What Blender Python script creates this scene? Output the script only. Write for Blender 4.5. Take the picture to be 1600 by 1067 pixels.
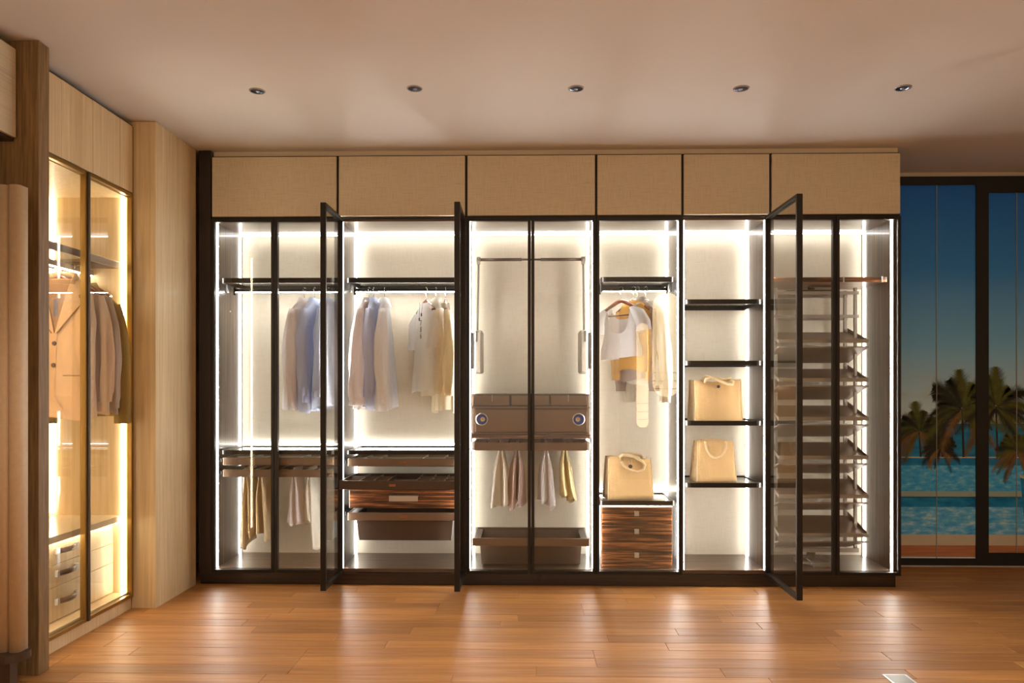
import bpy, bmesh, math, random
from mathutils import Vector, Matrix
from math import sin, cos, pi, radians as R, sqrt

for o in list(bpy.data.objects):
    bpy.data.objects.remove(o)
SC = bpy.context.scene
COL = SC.collection
RNG = random.Random(7)

# ------------------------------------------------------------------ camera
F = 1150.0                 # focal length in pixels of the 1600 px wide frame
TH = math.atan(22.0 / F)   # small yaw to the left
HOR = 605.0                # image row of the horizon
CH = 1.38                  # camera height
cd = bpy.data.cameras.new('camera')
cam = bpy.data.objects.new('camera', cd); COL.objects.link(cam)
cam.location = (0, 0, CH); cam.rotation_euler = (R(90), 0, TH)
cd.sensor_width = 36.0; cd.lens = F / 1600 * 36.0
cd.shift_y = (HOR - 533.5) / 1600.0
cd.clip_start = 0.05
SC.camera = cam

# ------------------------------------------------------------------ world, lights, exposure
wd = bpy.data.worlds.new('world'); SC.world = wd; wd.use_nodes = True
wd.node_tree.nodes['Background'].inputs[0].default_value = (0.02, 0.022, 0.03, 1)
wd.node_tree.nodes['Background'].inputs[1].default_value = 0.3
SC.view_settings.view_transform = 'Standard'
SC.view_settings.look = 'None'
SC.view_settings.exposure = 0.0
SC.view_settings.gamma = 1.0
SC.view_settings.use_curve_mapping = False
SC.cycles.use_denoising = True
SC.cycles.max_bounces = 10
SC.cycles.diffuse_bounces = 5
SC.cycles.glossy_bounces = 5
SC.cycles.transparent_max_bounces = 32
SC.cycles.sample_clamp_indirect = 6.0
SC.cycles.caustics_reflective = False
SC.cycles.caustics_refractive = False

LED_MAIN = 12.0
LED_FRONT = 90.0
LED_RAIL = 60.0
LED_WARM = 34.0
def spot(x, y, power, color, size=120, aim=None, blend=0.8, z=3.0):
    ld = bpy.data.lights.new('fill_spot', 'SPOT')
    ld.energy = power; ld.color = color; ld.spot_size = R(size); ld.spot_blend = blend
    ld.shadow_soft_size = 0.05
    o = bpy.data.objects.new('fill_spot', ld); COL.objects.link(o)
    o.location = (x, y, z)
    if aim:
        o.rotation_euler = (Vector(aim) - Vector((x, y, z))).to_track_quat('-Z', 'Y').to_euler()
    return o
WARM = (1.0, 0.98, 0.95)
for sx in (-1.8, -0.2, 1.4, 3.0):       # added spots, bouncing soft fill off the wall behind the camera
    spot(sx, -1.9, 310.0, WARM, 110, (sx, -3.0, 1.6))
for sx in (-1.0, 0.6, 2.4):             # added unseen fill spots over the middle of the room
    spot(sx, 1.9, 95.0, WARM, 120)

# ------------------------------------------------------------------ pixel helpers (photo px -> world at a depth Y)
def X(px, Y):
    t = (px - 800.0) / F
    return Y * (t * cos(TH) - sin(TH)) / (cos(TH) + t * sin(TH))
def zc(x, Y):
    return -x * sin(TH) + Y * cos(TH)
def Z(px, py, Y):
    return CH + (HOR - py) * zc(X(px, Y), Y) / F
def W(px, py, Y):
    return Vector((X(px, Y), Y, Z(px, py, Y)))
def YX(px, x):
    """depth Y at which column px meets the plane X = x"""
    t = (px - 800.0) / F
    return x * (cos(TH) + t * sin(TH)) / (t * cos(TH) - sin(TH))

# ------------------------------------------------------------------ mesh builder
class MB:
    def __init__(s):
        s.v = []; s.f = []; s.sm = []
    def add(s, vs, fs, smooth=False):
        n = len(s.v)
        s.v += [Vector(p) for p in vs]
        s.f += [tuple(i + n for i in f) for f in fs]
        s.sm += [smooth] * len(fs)
        return s
    def box(s, x0, x1, y0, y1, z0, z1, bev=0.0):
        if x0 > x1: x0, x1 = x1, x0
        if y0 > y1: y0, y1 = y1, y0
        if z0 > z1: z0, z1 = z1, z0
        if bev <= 0:
            vs = [(x, y, z) for x in (x0, x1) for y in (y0, y1) for z in (z0, z1)]
            fs = [(0, 1, 3, 2), (4, 6, 7, 5), (0, 4, 5, 1), (2, 3, 7, 6), (0, 2, 6, 4), (1, 5, 7, 3)]
            return s.add(vs, fs)
        bm = bmesh.new()
        bmesh.ops.create_cube(bm, size=1)
        for v in bm.verts:
            v.co = Vector(((x0 + x1) / 2 + v.co.x * (x1 - x0), (y0 + y1) / 2 + v.co.y * (y1 - y0), (z0 + z1) / 2 + v.co.z * (z1 - z0)))
        b = min(bev, 0.45 * min(x1 - x0, y1 - y0, z1 - z0))
        bmesh.ops.bevel(bm, geom=list(bm.edges), offset=b, segments=2, affect='EDGES', profile=0.5)
        bm.verts.index_update()
        s.add([v.co.copy() for v in bm.verts], [tuple(v.index for v in f.verts) for f in bm.faces])
        bm.free(); return s
    def loft(s, rings, close=True, cap0=False, cap1=False, smooth=True):
        n = len(rings[0]); base = len(s.v)
        for r in rings: s.v += [Vector(p) for p in r]
        for i in range(len(rings) - 1):
            for j in range(n if close else n - 1):
                a = base + i * n + j; b = base + i * n + (j + 1) % n
                s.f.append((a, b, b + n, a + n)); s.sm.append(smooth)
        if cap0: s.f.append(tuple(base + j for j in reversed(range(n)))); s.sm.append(False)
        if cap1: s.f.append(tuple(base + (len(rings) - 1) * n + j for j in range(n))); s.sm.append(False)
        return s
    def tube(s, pts, r, n=8, cap=True):
        pts = [Vector(p) for p in pts]; rings = []
        up = None
        for i, p in enumerate(pts):
            d = (pts[min(i + 1, len(pts) - 1)] - pts[max(i - 1, 0)]).normalized()
            if up is None:
                up = Vector((0, 0, 1)) if abs(d.z) < 0.9 else Vector((0, 1, 0))
            a = d.cross(up).normalized(); up2 = a.cross(d).normalized(); up = up2
            rr = r[i] if isinstance(r, (list, tuple)) else r
            ra, rb = rr if isinstance(rr, (list, tuple)) else (rr, rr)
            rings.append([p + a * (ra * cos(2 * pi * k / n)) + up2 * (rb * sin(2 * pi * k / n)) for k in range(n)])
        return s.loft(rings, True, cap, cap)
    def cyl(s, c, axis, r0, r1, h, n=20, cap0=True, cap1=True, smooth=True):
        c = Vector(c); ax = {'x': Vector((1, 0, 0)), 'y': Vector((0, 1, 0)), 'z': Vector((0, 0, 1))}[axis]
        u = Vector((0, 0, 1)) if axis != 'z' else Vector((1, 0, 0)); w = ax.cross(u)
        ring = lambda cc, r: [cc + u * (r * cos(2 * pi * k / n)) + w * (r * sin(2 * pi * k / n)) for k in range(n)]
        return s.loft([ring(c, r0), ring(c + ax * h, r1)], True, cap0, cap1, smooth)
    def lathe(s, c, axis, prof, n=24, cap0=False, cap1=False):
        c = Vector(c); ax = {'x': Vector((1, 0, 0)), 'y': Vector((0, 1, 0)), 'z': Vector((0, 0, 1))}[axis]
        u = Vector((0, 0, 1)) if axis != 'z' else Vector((1, 0, 0)); w = ax.cross(u)
        return s.loft([[c + ax * h + u * (r * cos(2 * pi * k / n)) + w * (r * sin(2 * pi * k / n)) for k in range(n)] for r, h in prof], True, cap0, cap1)

ORG = {}   # world origin of axis-aligned parents
def empty(name, label, cat, loc=(0, 0, 0), group=None, rz=0.0):
    o = bpy.data.objects.new(name, None); COL.objects.link(o)
    o.empty_display_size = 0.1
    o.location = loc; o.rotation_euler = (0, 0, rz)
    o['label'] = label; o['category'] = cat
    if group: o['group'] = group
    ORG[o] = Vector(loc)
    return o
def mesh(name, mb, mat, parent=None, org=None, label=None, kind=None, local=False):
    """mb holds world coordinates unless local; the object is parented without offset"""
    me = bpy.data.meshes.new(name)
    if parent is not None and not local:
        off = ORG[parent]
    else:
        off = Vector(org) if org is not None else Vector((0, 0, 0))
    me.from_pydata([tuple(v - off) for v in mb.v], [], mb.f)
    me.polygons.foreach_set('use_smooth', mb.sm)
    bm = bmesh.new(); bm.from_mesh(me); bmesh.ops.recalc_face_normals(bm, faces=bm.faces); bm.to_mesh(me); bm.free()
    me.materials.append(mat)
    o = bpy.data.objects.new(name, me); COL.objects.link(o)
    if parent is not None:
        o.parent = parent; ORG[o] = ORG.get(parent, Vector((0, 0, 0)))
    else:
        o.location = off; ORG[o] = off.copy()
    if label: o['label'] = label
    if kind: o['kind'] = kind
    return o
def boxpart(name, mat, parent, x0, x1, y0, y1, z0, z1, bev=0.0, label=None):
    return mesh(name, MB().box(x0, x1, y0, y1, z0, z1, bev), mat, parent, label=label)
def boxes(name, mat, parent, lst, bev=0.0):
    return [boxpart(name, mat, parent, *b, bev) for b in lst]
def tag(o, label, cat, group=None):
    o['label'] = label; o['category'] = cat
    if group: o['group'] = group
    return o

# ------------------------------------------------------------------ materials
def srgb(r, g, b):
    f = lambda c: (c / 255 / 12.92) if c / 255 <= 0.04045 else ((c / 255 + 0.055) / 1.055) ** 2.4
    return (f(r), f(g), f(b), 1.0)
def newmat(name):
    m = bpy.data.materials.new(name); m.use_nodes = True
    nt = m.node_tree
    return m, nt, nt.nodes['Principled BSDF']
def mapping(nt, scale, coord='Object', rot=(0, 0, 0)):
    tc = nt.nodes.new('ShaderNodeTexCoord'); mp = nt.nodes.new('ShaderNodeMapping')
    mp.inputs['Scale'].default_value = scale; mp.inputs['Rotation'].default_value = rot
    nt.links.new(tc.outputs[coord], mp.inputs['Vector'])
    return mp
def noise(nt, vec, scale=1.0, detail=4, rough=0.55):
    n = nt.nodes.new('ShaderNodeTexNoise')
    n.inputs['Scale'].default_value = scale; n.inputs['Detail'].default_value = detail; n.inputs['Roughness'].default_value = rough
    nt.links.new(vec, n.inputs['Vector']); return n
def ramp(nt, fac, stops):
    r = nt.nodes.new('ShaderNodeValToRGB')
    while len(r.color_ramp.elements) > len(stops): r.color_ramp.elements.remove(r.color_ramp.elements[-1])
    while len(r.color_ramp.elements) < len(stops): r.color_ramp.elements.new(0.5)
    for e, (p, c) in zip(r.color_ramp.elements, stops):
        e.position = p; e.color = c
    nt.links.new(fac, r.inputs['Fac']); return r
def bump(nt, h, bsdf, strength=0.2, dist=0.002):
    b = nt.nodes.new('ShaderNodeBump'); b.inputs['Strength'].default_value = strength; b.inputs['Distance'].default_value = dist
    nt.links.new(h, b.inputs['Height']); nt.links.new(b.outputs['Normal'], bsdf.inputs['Normal'])
def plain(name, col, rough=0.5, metal=0.0, coat=0.0, spec=0.5, var=0.06, vs=6.0):
    m, nt, b = newmat(name)
    mp = mapping(nt, (vs, vs, vs)); n = noise(nt, mp.outputs[0], 1.0, 3)
    d = lambda k: tuple(min(1, c * k) for c in col[:3]) + (1,)
    r = ramp(nt, n.outputs['Fac'], [(0.3, d(1 - var)), (0.7, d(1 + var))])
    nt.links.new(r.outputs[0], b.inputs['Base Color'])
    b.inputs['Roughness'].default_value = rough; b.inputs['Metallic'].default_value = metal
    b.inputs['Coat Weight'].default_value = coat; b.inputs['Coat Roughness'].default_value = 0.06
    b.inputs['Specular IOR Level'].default_value = spec
    return m
def wood(name, c, axis='z', stretch=18.0, fine=60.0, rough=0.45, coat=0.0, coat_r=0.08, pos=(0.25, 0.5, 0.75)):
    """c = three colours dark > mid > light; grain runs along axis"""
    m, nt, b = newmat(name)
    sc = [fine, fine, fine]; sc['xyz'.index(axis)] = fine / stretch
    mp = mapping(nt, sc); n = noise(nt, mp.outputs[0], 1.0, 5, 0.6)
    r = ramp(nt, n.outputs['Fac'], list(zip(pos, c)))
    nt.links.new(r.outputs[0], b.inputs['Base Color'])
    b.inputs['Roughness'].default_value = rough
    b.inputs['Coat Weight'].default_value = coat; b.inputs['Coat Roughness'].default_value = coat_r
    bump(nt, n.outputs['Fac'], b, 0.06, 0.001)
    return m
def cloth(name, col, trans=0.25, weave=260.0, var=0.08):
    m, nt, b = newmat(name)
    mp = mapping(nt, (weave, weave, weave)); n = noise(nt, mp.outputs[0], 1.0, 2)
    mp2 = mapping(nt, (9, 9, 3)); n2 = noise(nt, mp2.outputs[0], 1.0, 3)
    mx = nt.nodes.new('ShaderNodeMath'); mx.operation = 'ADD'
    nt.links.new(n.outputs['Fac'], mx.inputs[0]); nt.links.new(n2.outputs['Fac'], mx.inputs[1])
    d = lambda k: tuple(min(1, c * k) for c in col[:3]) + (1,)
    r = ramp(nt, mx.outputs[0], [(0.7, d(1 - var)), (1.0, d(1 + var))])
    nt.links.new(r.outputs[0], b.inputs['Base Color'])
    b.inputs['Roughness'].default_value = 0.85; b.inputs['Specular IOR Level'].default_value = 0.15
    b.inputs['Sheen Weight'].default_value = 0.1
    if trans > 0:
        t = nt.nodes.new('ShaderNodeBsdfTranslucent'); nt.links.new(r.outputs[0], t.inputs['Color'])
        mix = nt.nodes.new('ShaderNodeMixShader'); mix.inputs[0].default_value = trans
        out = nt.nodes['Material Output']
        nt.links.new(b.outputs[0], mix.inputs[1]); nt.links.new(t.outputs[0], mix.inputs[2])
        nt.links.new(mix.outputs[0], out.inputs['Surface'])
    bump(nt, n.outputs['Fac'], b, 0.15, 0.0005)
    return m
def linen(name, c0, c1, sx=900.0, sz=140.0, rough=0.8):
    """woven wallcovering: crossed fine threads, face in the XZ plane"""
    m, nt, b = newmat(name)
    m1 = mapping(nt, (sx, 1, 18)); n1 = noise(nt, m1.outputs[0], 0.5, 2)
    m2 = mapping(nt, (18, 1, sx)); n2 = noise(nt, m2.outputs[0], 0.5, 2)
    a = nt.nodes.new('ShaderNodeMath'); a.operation = 'ADD'
    nt.links.new(n1.outputs['Fac'], a.inputs[0]); nt.links.new(n2.outputs['Fac'], a.inputs[1])
    r = ramp(nt, a.outputs[0], [(0.75, c0), (1.25, c1)])
    a2 = nt.nodes.new('ShaderNodeMath'); a2.operation = 'MULTIPLY'; a2.inputs[1].default_value = 1.0
    nt.links.new(r.outputs[0], b.inputs['Base Color'])
    b.inputs['Roughness'].default_value = rough; b.inputs['Specular IOR Level'].default_value = 0.2
    bump(nt, a.outputs[0], b, 0.12, 0.0006)
    return m
def emit(name, col, strength):
    m, nt, b = newmat(name)
    b.inputs['Base Color'].default_value = (0.9, 0.9, 0.9, 1)
    b.inputs['Emission Color'].default_value = col; b.inputs['Emission Strength'].default_value = strength
    return m
def glass(name, tint=(0.97, 0.975, 0.97, 1), f0=0.035, rough=0.0):
    m = bpy.data.materials.new(name); m.use_nodes = True; nt = m.node_tree
    nt.nodes.remove(nt.nodes['Principled BSDF']); out = nt.nodes['Material Output']
    t = nt.nodes.new('ShaderNodeBsdfTransparent'); t.inputs[0].default_value = tint
    g = nt.nodes.new('ShaderNodeBsdfGlossy'); g.inputs['Roughness'].default_value = rough
    lw = nt.nodes.new('ShaderNodeLayerWeight'); lw.inputs[0].default_value = 0.5
    p = nt.nodes.new('ShaderNodeMath'); p.operation = 'POWER'; p.inputs[1].default_value = 4.0
    nt.links.new(lw.outputs['Facing'], p.inputs[0])
    ma = nt.nodes.new('ShaderNodeMath'); ma.operation = 'MULTIPLY_ADD'; ma.inputs[1].default_value = 0.85; ma.inputs[2].default_value = f0
    ma.use_clamp = True
    nt.links.new(p.outputs[0], ma.inputs[0])
    mix = nt.nodes.new('ShaderNodeMixShader')
    nt.links.new(ma.outputs[0], mix.inputs[0]); nt.links.new(t.outputs[0], mix.inputs[1]); nt.links.new(g.outputs[0], mix.inputs[2])
    nt.links.new(mix.outputs[0], out.inputs['Surface'])
    return m

M = {}
M['frame'] = plain('black_bronze_metal', srgb(38, 33, 28), 0.38, 0.5, var=0.05)
M['bronze'] = plain('bronze_metal', srgb(118, 96, 76), 0.36, 0.35, var=0.04)
M['bronze_dark'] = plain('dark_bronze_metal', srgb(76, 60, 47), 0.4, 0.35, var=0.04)
M['gold'] = plain('brushed_gold_metal', srgb(150, 118, 62), 0.33, 0.75, var=0.05)
M['steel'] = plain('satin_steel', srgb(206, 205, 202), 0.3, 0.45, var=0.03)
M['grey_metal'] = plain('grey_satin_metal', srgb(150, 142, 130), 0.38, 0.4, var=0.03)
M['black'] = plain('matt_black', srgb(18, 16, 14), 0.6)
EB = (srgb(26, 16, 11), srgb(66, 45, 33), srgb(124, 90, 66))
M['ebony_v'] = wood('ebony_veneer_vertical', EB, 'z', 80, 75, 0.32, 0.5, 0.05, (0.36, 0.5, 0.64))
EBD = (srgb(12, 7, 6), srgb(24, 14, 10), srgb(58, 32, 22))
M['ebony_h'] = wood('ebony_veneer_horizontal', EBD, 'x', 50, 70, 0.3, 0.4, 0.06, (0.3, 0.5, 0.75))
MAC = (srgb(26, 13, 8), srgb(96, 56, 30), srgb(186, 122, 70))
M['macassar'] = wood('macassar_veneer', MAC, 'x', 22, 75, 0.3, 0.5, 0.06, (0.36, 0.5, 0.66))
M['ebony_d'] = wood('ebony_veneer_dark', EBD, 'z', 50, 110, 0.4, 0.2, 0.1, (0.3, 0.5, 0.75))
M['ebony_floor'] = wood('ebony_base', (srgb(60, 42, 32), srgb(96, 74, 58), srgb(130, 104, 84)), 'x', 50, 80, 0.3, 0.5, 0.1)
OAK = (srgb(196, 172, 132), srgb(212, 188, 148), srgb(224, 202, 164))
M['oak'] = wood('pale_oak_veneer', OAK, 'z', 30, 55, 0.5, 0.05)
M['oak_h'] = wood('pale_oak_board', (srgb(200, 174, 132), srgb(216, 190, 148), srgb(226, 204, 164)), 'y', 25, 40, 0.4, 0.1)
M['post'] = wood('smoked_oak', (srgb(88, 66, 38), srgb(124, 96, 58), srgb(150, 120, 78)), 'z', 22, 90, 0.55)
M['top_board'] = plain('pale_stone_top', srgb(206, 186, 152), 0.22, 0, 0.3, var=0.05, vs=3)
M['leather_tower'] = plain('beige_leatherette', srgb(200, 174, 140), 0.55, var=0.05, vs=40)
M['linen_up'] = linen('linen_wallcovering_tan', srgb(184, 170, 145), srgb(206, 193, 167))
M['linen_back'] = linen('linen_wallcovering_cream', srgb(222, 212, 190), srgb(234, 226, 208))
M['ceiling'] = plain('ceiling_plaster', srgb(214, 208, 203), 0.9, var=0.015, vs=1.2)
M['wall'] = plain('wall_plaster', srgb(205, 190, 170), 0.9, var=0.02, vs=2)
M['trimwhite'] = plain('painted_trim', srgb(214, 196, 172), 0.7, var=0.02)
M['led'] = emit('led_neutral_white', (1.0, 0.965, 0.905, 1), LED_MAIN)
M['led_front'] = emit('led_neutral_white_front', (1.0, 0.965, 0.905, 1), LED_FRONT)
M['led_warm'] = emit('led_warm_white', (1.0, 0.87, 0.64, 1), LED_WARM)
M['led_shelf'] = emit('led_shelf_white', (1.0, 0.965, 0.905, 1), 22.0)
M['led_rail'] = emit('led_rail_white', (1.0, 0.965, 0.905, 1), LED_RAIL)
M['glass'] = glass('clear_door_glass')
M['glass_shelf'] = glass('shelf_glass', (0.93, 0.95, 0.93, 1), 0.05, 0.02)
M['leather_tag'] = plain('tan_leather', srgb(150, 96, 56), 0.5)
M['leather'] = plain('brown_leather', srgb(92, 66, 52), 0.45, var=0.08, vs=30)
M['hanger'] = wood('walnut_hanger', (srgb(84, 44, 26), srgb(124, 70, 42), srgb(158, 96, 62)), 'y', 10, 60, 0.3, 0.4)
M['wire'] = plain('polished_steel_wire', srgb(210, 206, 200), 0.2, 0.9, var=0.02)
M['jute'] = cloth('woven_jute', srgb(206, 172, 122), 0.08, 320, 0.16)
M['cord'] = cloth('cotton_cord', srgb(226, 200, 156), 0.05, 200, 0.1)
M['blue'] = plain('blue_enamel', srgb(16, 70, 214), 0.25, 0.1)
M['ivory'] = plain('watch_dial_ivory', srgb(226, 214, 186), 0.3)
M['button'] = plain('brown_button', srgb(86, 66, 54), 0.35)
M['ink'] = plain('black_ink', srgb(24, 22, 24), 0.7)
M['velvet'] = cloth('dark_tray_felt', srgb(44, 34, 28), 0.0, 200)
M['pad'] = cloth('pale_tray_felt', srgb(236, 230, 218), 0.0, 200)
def floor_mat():
    m, nt, b = newmat('oiled_oak_planks')
    mp = mapping(nt, (2.2, 40, 40)); n = noise(nt, mp.outputs[0], 1.0, 5, 0.6)
    oi = nt.nodes.new('ShaderNodeObjectInfo')
    va = nt.nodes.new('ShaderNodeVectorMath'); va.operation = 'ADD'
    sc = nt.nodes.new('ShaderNodeVectorMath'); sc.operation = 'SCALE'; sc.inputs[3].default_value = 30.0
    nt.links.new(oi.outputs['Random'], sc.inputs[0]); nt.links.new(mp.outputs[0], va.inputs[0]); nt.links.new(sc.outputs[0], va.inputs[1])
    nt.links.new(va.outputs[0], n.inputs['Vector'])
    r = ramp(nt, n.outputs['Fac'], [(0.3, srgb(166, 110, 56)), (0.55, srgb(188, 132, 72)), (0.75, srgb(204, 148, 86))])
    r2 = ramp(nt, oi.outputs['Random'], [(0.0, (0.62, 0.58, 0.55, 1)), (0.5, (0.9, 0.88, 0.86, 1)), (1.0, (1.12, 1.12, 1.12, 1))])
    mu = nt.nodes.new('ShaderNodeMixRGB'); mu.blend_type = 'MULTIPLY'; mu.inputs[0].default_value = 0.75
    nt.links.new(r.outputs[0], mu.inputs[1]); nt.links.new(r2.outputs[0], mu.inputs[2])
    nt.links.new(mu.outputs[0], b.inputs['Base Color'])
    b.inputs['Roughness'].default_value = 0.45
    b.inputs['Coat Weight'].default_value = 0.08; b.inputs['Coat Roughness'].default_value = 0.35
    b.inputs['Specular IOR Level'].default_value = 0.38
    mpw = mapping(nt, (1.2, 26, 1)); nw = noise(nt, mpw.outputs[0], 1.0, 2)
    bump(nt, nw.outputs['Fac'], b, 0.12, 0.003)
    return m
M['floor'] = floor_mat()

# ------------------------------------------------------------------ room shell
CZ = 3.042
XL, XR, Y0, Y1 = -3.05, 4.6, -3.0, 5.76
def struct(name, mb, mat):
    o = mesh(name, mb, mat); o['kind'] = 'structure'; return o
floor = struct('floor', MB().box(XL, XR, Y0, Y1, -0.12, -0.004), M['floor'])
struct('ceiling', MB().box(XL, XR, Y0, Y1, CZ, CZ + 0.1), M['ceiling'])
struct('wall_back', MB().box(XL, XR, Y1, Y1 + 0.1, -0.12, CZ + 0.1), M['wall'])
struct('wall_left', MB().box(XL - 0.1, XL, Y0, Y1, -0.12, CZ + 0.1), M['wall'])
struct('wall_right', MB().box(XR, XR + 0.1, Y0, Y1, -0.12, CZ + 0.1), M['wall'])
struct('wall_front', MB().box(XL, XR, Y0 - 0.1, Y0, -0.12, CZ + 0.1), M['wall'])
# planks: each one a piece of the floor, laid along X
pw = 0.118; unit_plank = {}
def plank(x0, x1, y0, y1):
    L = round(x1 - x0, 3); k = (L, round(y1 - y0, 3))
    if k not in unit_plank:
        me = bpy.data.meshes.new('plank')
        b = MB(); g = 0.0012; c = 0.0015
        xs0, xs1, ys0, ys1 = -L / 2 + g, L / 2 - g, -k[1] / 2 + g, k[1] / 2 - g
        lo = [(xs0, ys0, -0.004), (xs1, ys0, -0.004), (xs1, ys1, -0.004), (xs0, ys1, -0.004)]
        mi = [(x, y, -c) for x, y, z in lo]
        hi = [(xs0 + c, ys0 + c, 0), (xs1 - c, ys0 + c, 0), (xs1 - c, ys1 - c, 0), (xs0 + c, ys1 - c, 0)]
        b.loft([lo, mi, hi], True, False, True, False)
        me.from_pydata([tuple(v) for v in b.v], [], b.f); me.materials.append(M['floor'])
        unit_plank[k] = me
    o = bpy.data.objects.new('plank', unit_plank[k]); COL.objects.link(o)
    o.location = ((x0 + x1) / 2, (y0 + y1) / 2, 0); o.parent = floor
ny = 24; ystart = Y1 - ny * pw
for r_ in range(ny):
    ya = ystart + r_ * pw
    xs = XL if ya < 5.0 else 2.0
    x = xs - RNG.choice([0.0, 0.2, 0.4, 0.6, 0.8, 1.0])
    first = True
    while x < 4.4:
        L = RNG.choice([0.9, 0.9, 1.2, 1.5])
        a, b_ = max(x, xs), min(x + L, 4.6)
        if b_ - a > 0.05: plank(a, b_, ya, ya + pw)
        x += L

YF = 5.11
bpx = [329.5, 527.5, 728.5, 931.5, 1066.5, 1204.0, 1408.5]
BX = [X(p, YF) for p in bpx]
ZT, ZU, ZD, ZB = 3.0, 2.566, 2.558, 0.082   # top, upper panel bottom, door top, door bottom
struct('trim_1', MB().box(BX[0] - 0.1, BX[6], YF + 0.05, YF + 0.07, ZT, CZ), M['trimwhite'])

# ------------------------------------------------------------------ main wardrobe
YC = 5.156          # carcass front
YB = 5.640          # back panel face
ZI0, ZI1 = 0.106, 2.545
DT = 0.036          # door thickness
ST = 0.023          # stile width

def door(parent, x0, x1, mode='closed'):
    """framed glass door; closed in the front plane or swung out 90 degrees on its left / right edge"""
    w = x1 - x0
    f = MB(); g = MB(); k = MB()
    def put(mb, a0, a1, t0, t1, z0, z1, bev=0.0):
        if mode == 'closed': mb.box(x0 + a0, x0 + a1, YF + t0, YF + t1, z0, z1, bev)
        elif mode == 'left': mb.box(x0 + 0.004 + t0, x0 + 0.004 + t1, YF - a1, YF - a0, z0, z1, bev)   # a measured from hinge
        else: mb.box(x1 - 0.004 - t1, x1 - 0.004 - t0, YF - a1, YF - a0, z0, z1, bev)
    e = 0.0015
    put(f, e, ST, 0, DT, ZB, ZD, 0.002); put(f, w - ST, w - e, 0, DT, ZB, ZD, 0.002)
    put(f, ST, w - ST, 0, DT, ZD - ST, ZD, 0.002); put(f, ST, w - ST, 0, DT, ZB, ZB + ST, 0.002)
    put(g, ST, w - ST, 0.015, 0.019, ZB + ST, ZD - ST)
    d = mesh('door', f, M['frame'], parent)
    mesh('glass_pane', g, M['glass'], d)
    if mode != 'closed':
        for zz in (0.3, 1.0, 1.7, 2.4):
            k = MB(); put(k, -0.03, 0.0, 0.006, 0.018, zz - 0.03, zz + 0.03)
            mesh('hinge', k, M['steel'], d)
    return d

labels = ['leftmost wardrobe unit with closed glass doors, shirts above and beige trousers below',
          'wardrobe unit with both glass doors swung open, shirts and pulled-out jewellery tray inside',
          'wardrobe unit with pull-down clothes rail and brown watch winder drawer',
          'narrow wardrobe unit with white top on rail above a three-drawer chest',
          'narrow wardrobe unit with four shelves holding jute bags, single door open',
          'rightmost wardrobe unit holding the revolving shoe rack behind closed glass']
U = []
for i in range(6):
    a, b = BX[i], BX[i + 1]
    u = empty('wardrobe_unit', labels[i], 'wardrobe', ((a + b) / 2, YF + 0.3, 0.0), 'wardrobe units along the back wall')
    U.append(u)
    ti = 0.018
    pr = 0.034 if i == 5 else ti
    boxpart('side_panel', M['ebony_v'], u, a + 0.0005, a + ti, YC, 5.70, 0.078, ZT)
    boxpart('side_panel', M['ebony_v'], u, b - pr, b - 0.0005, YC, 5.70, 0.078, ZT)
    boxpart('back_panel', M['linen_back'], u, a + ti, b - pr, YB, YB + 0.012, ZI0, ZT - 0.02)
    boxpart('top_panel', M['ebony_floor'], u, a + ti, b - pr, YC, YB, ZI1, ZI1 + 0.02)
    boxpart('bottom_panel', M['ebony_floor'], u, a + ti, b - pr, YC, YB, 0.08, ZI0)
    # upper cabinet: dark rim and a linen-covered flap
    m_ = MB(); m_.box(a, b, YF + 0.012, YC + 0.0, ZU - 0.006, ZT)
    boxpart('upper_front_frame', M['frame'], u, a + 0.001, b - 0.001, YF + 0.02, YC, ZD + 0.004, ZT)
    boxpart('upper_door', M['linen_up'], u, a + 0.009, b - 0.009, YF - 0.002, YF + 0.02, ZU + 0.008, ZT - 0.011, 0.002)
    # LED strips
    for (sx, s0, s1) in ((a + ti, 0, 0.010), (b - pr, -0.010, 0)):
        boxpart('led_strip', M['led_front'], u, sx + s0 * 0.6, sx + s1 * 0.6, YC + 0.014, YC + 0.024, ZI0, ZI1)
        boxpart('led_baffle', M['frame'], u, sx + s0 * 0.68, sx + s1 * 0.68, YC + 0.0245, YC + 0.034, ZI0, ZI1)  # added fin, keeps the front strip's light off the side panel
        boxpart('led_strip', M['led'], u, sx + s0, sx + s1, YB - 0.058, YB - 0.046, ZI0, ZI1)
    boxpart('led_strip', M['led'], u, a + ti + 0.01, b - pr - 0.01, YB - 0.066, YB - 0.054, ZI1 - 0.014, ZI1 - 0.004)
mid = lambda i: (BX[i] + BX[i + 1]) / 2
door(U[0], BX[0], mid(0)); door(U[0], mid(0), BX[1])
door(U[1], BX[1], mid(1), 'left'); door(U[1], mid(1), BX[2], 'right')
door(U[2], BX[2], mid(2)); door(U[2], mid(2), BX[3])
door(U[3], BX[3], BX[4])
door(U[4], BX[4], BX[5], 'right')
door(U[5], BX[5], X(1307, YF)); door(U[5], X(1307, YF), BX[6])
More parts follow.
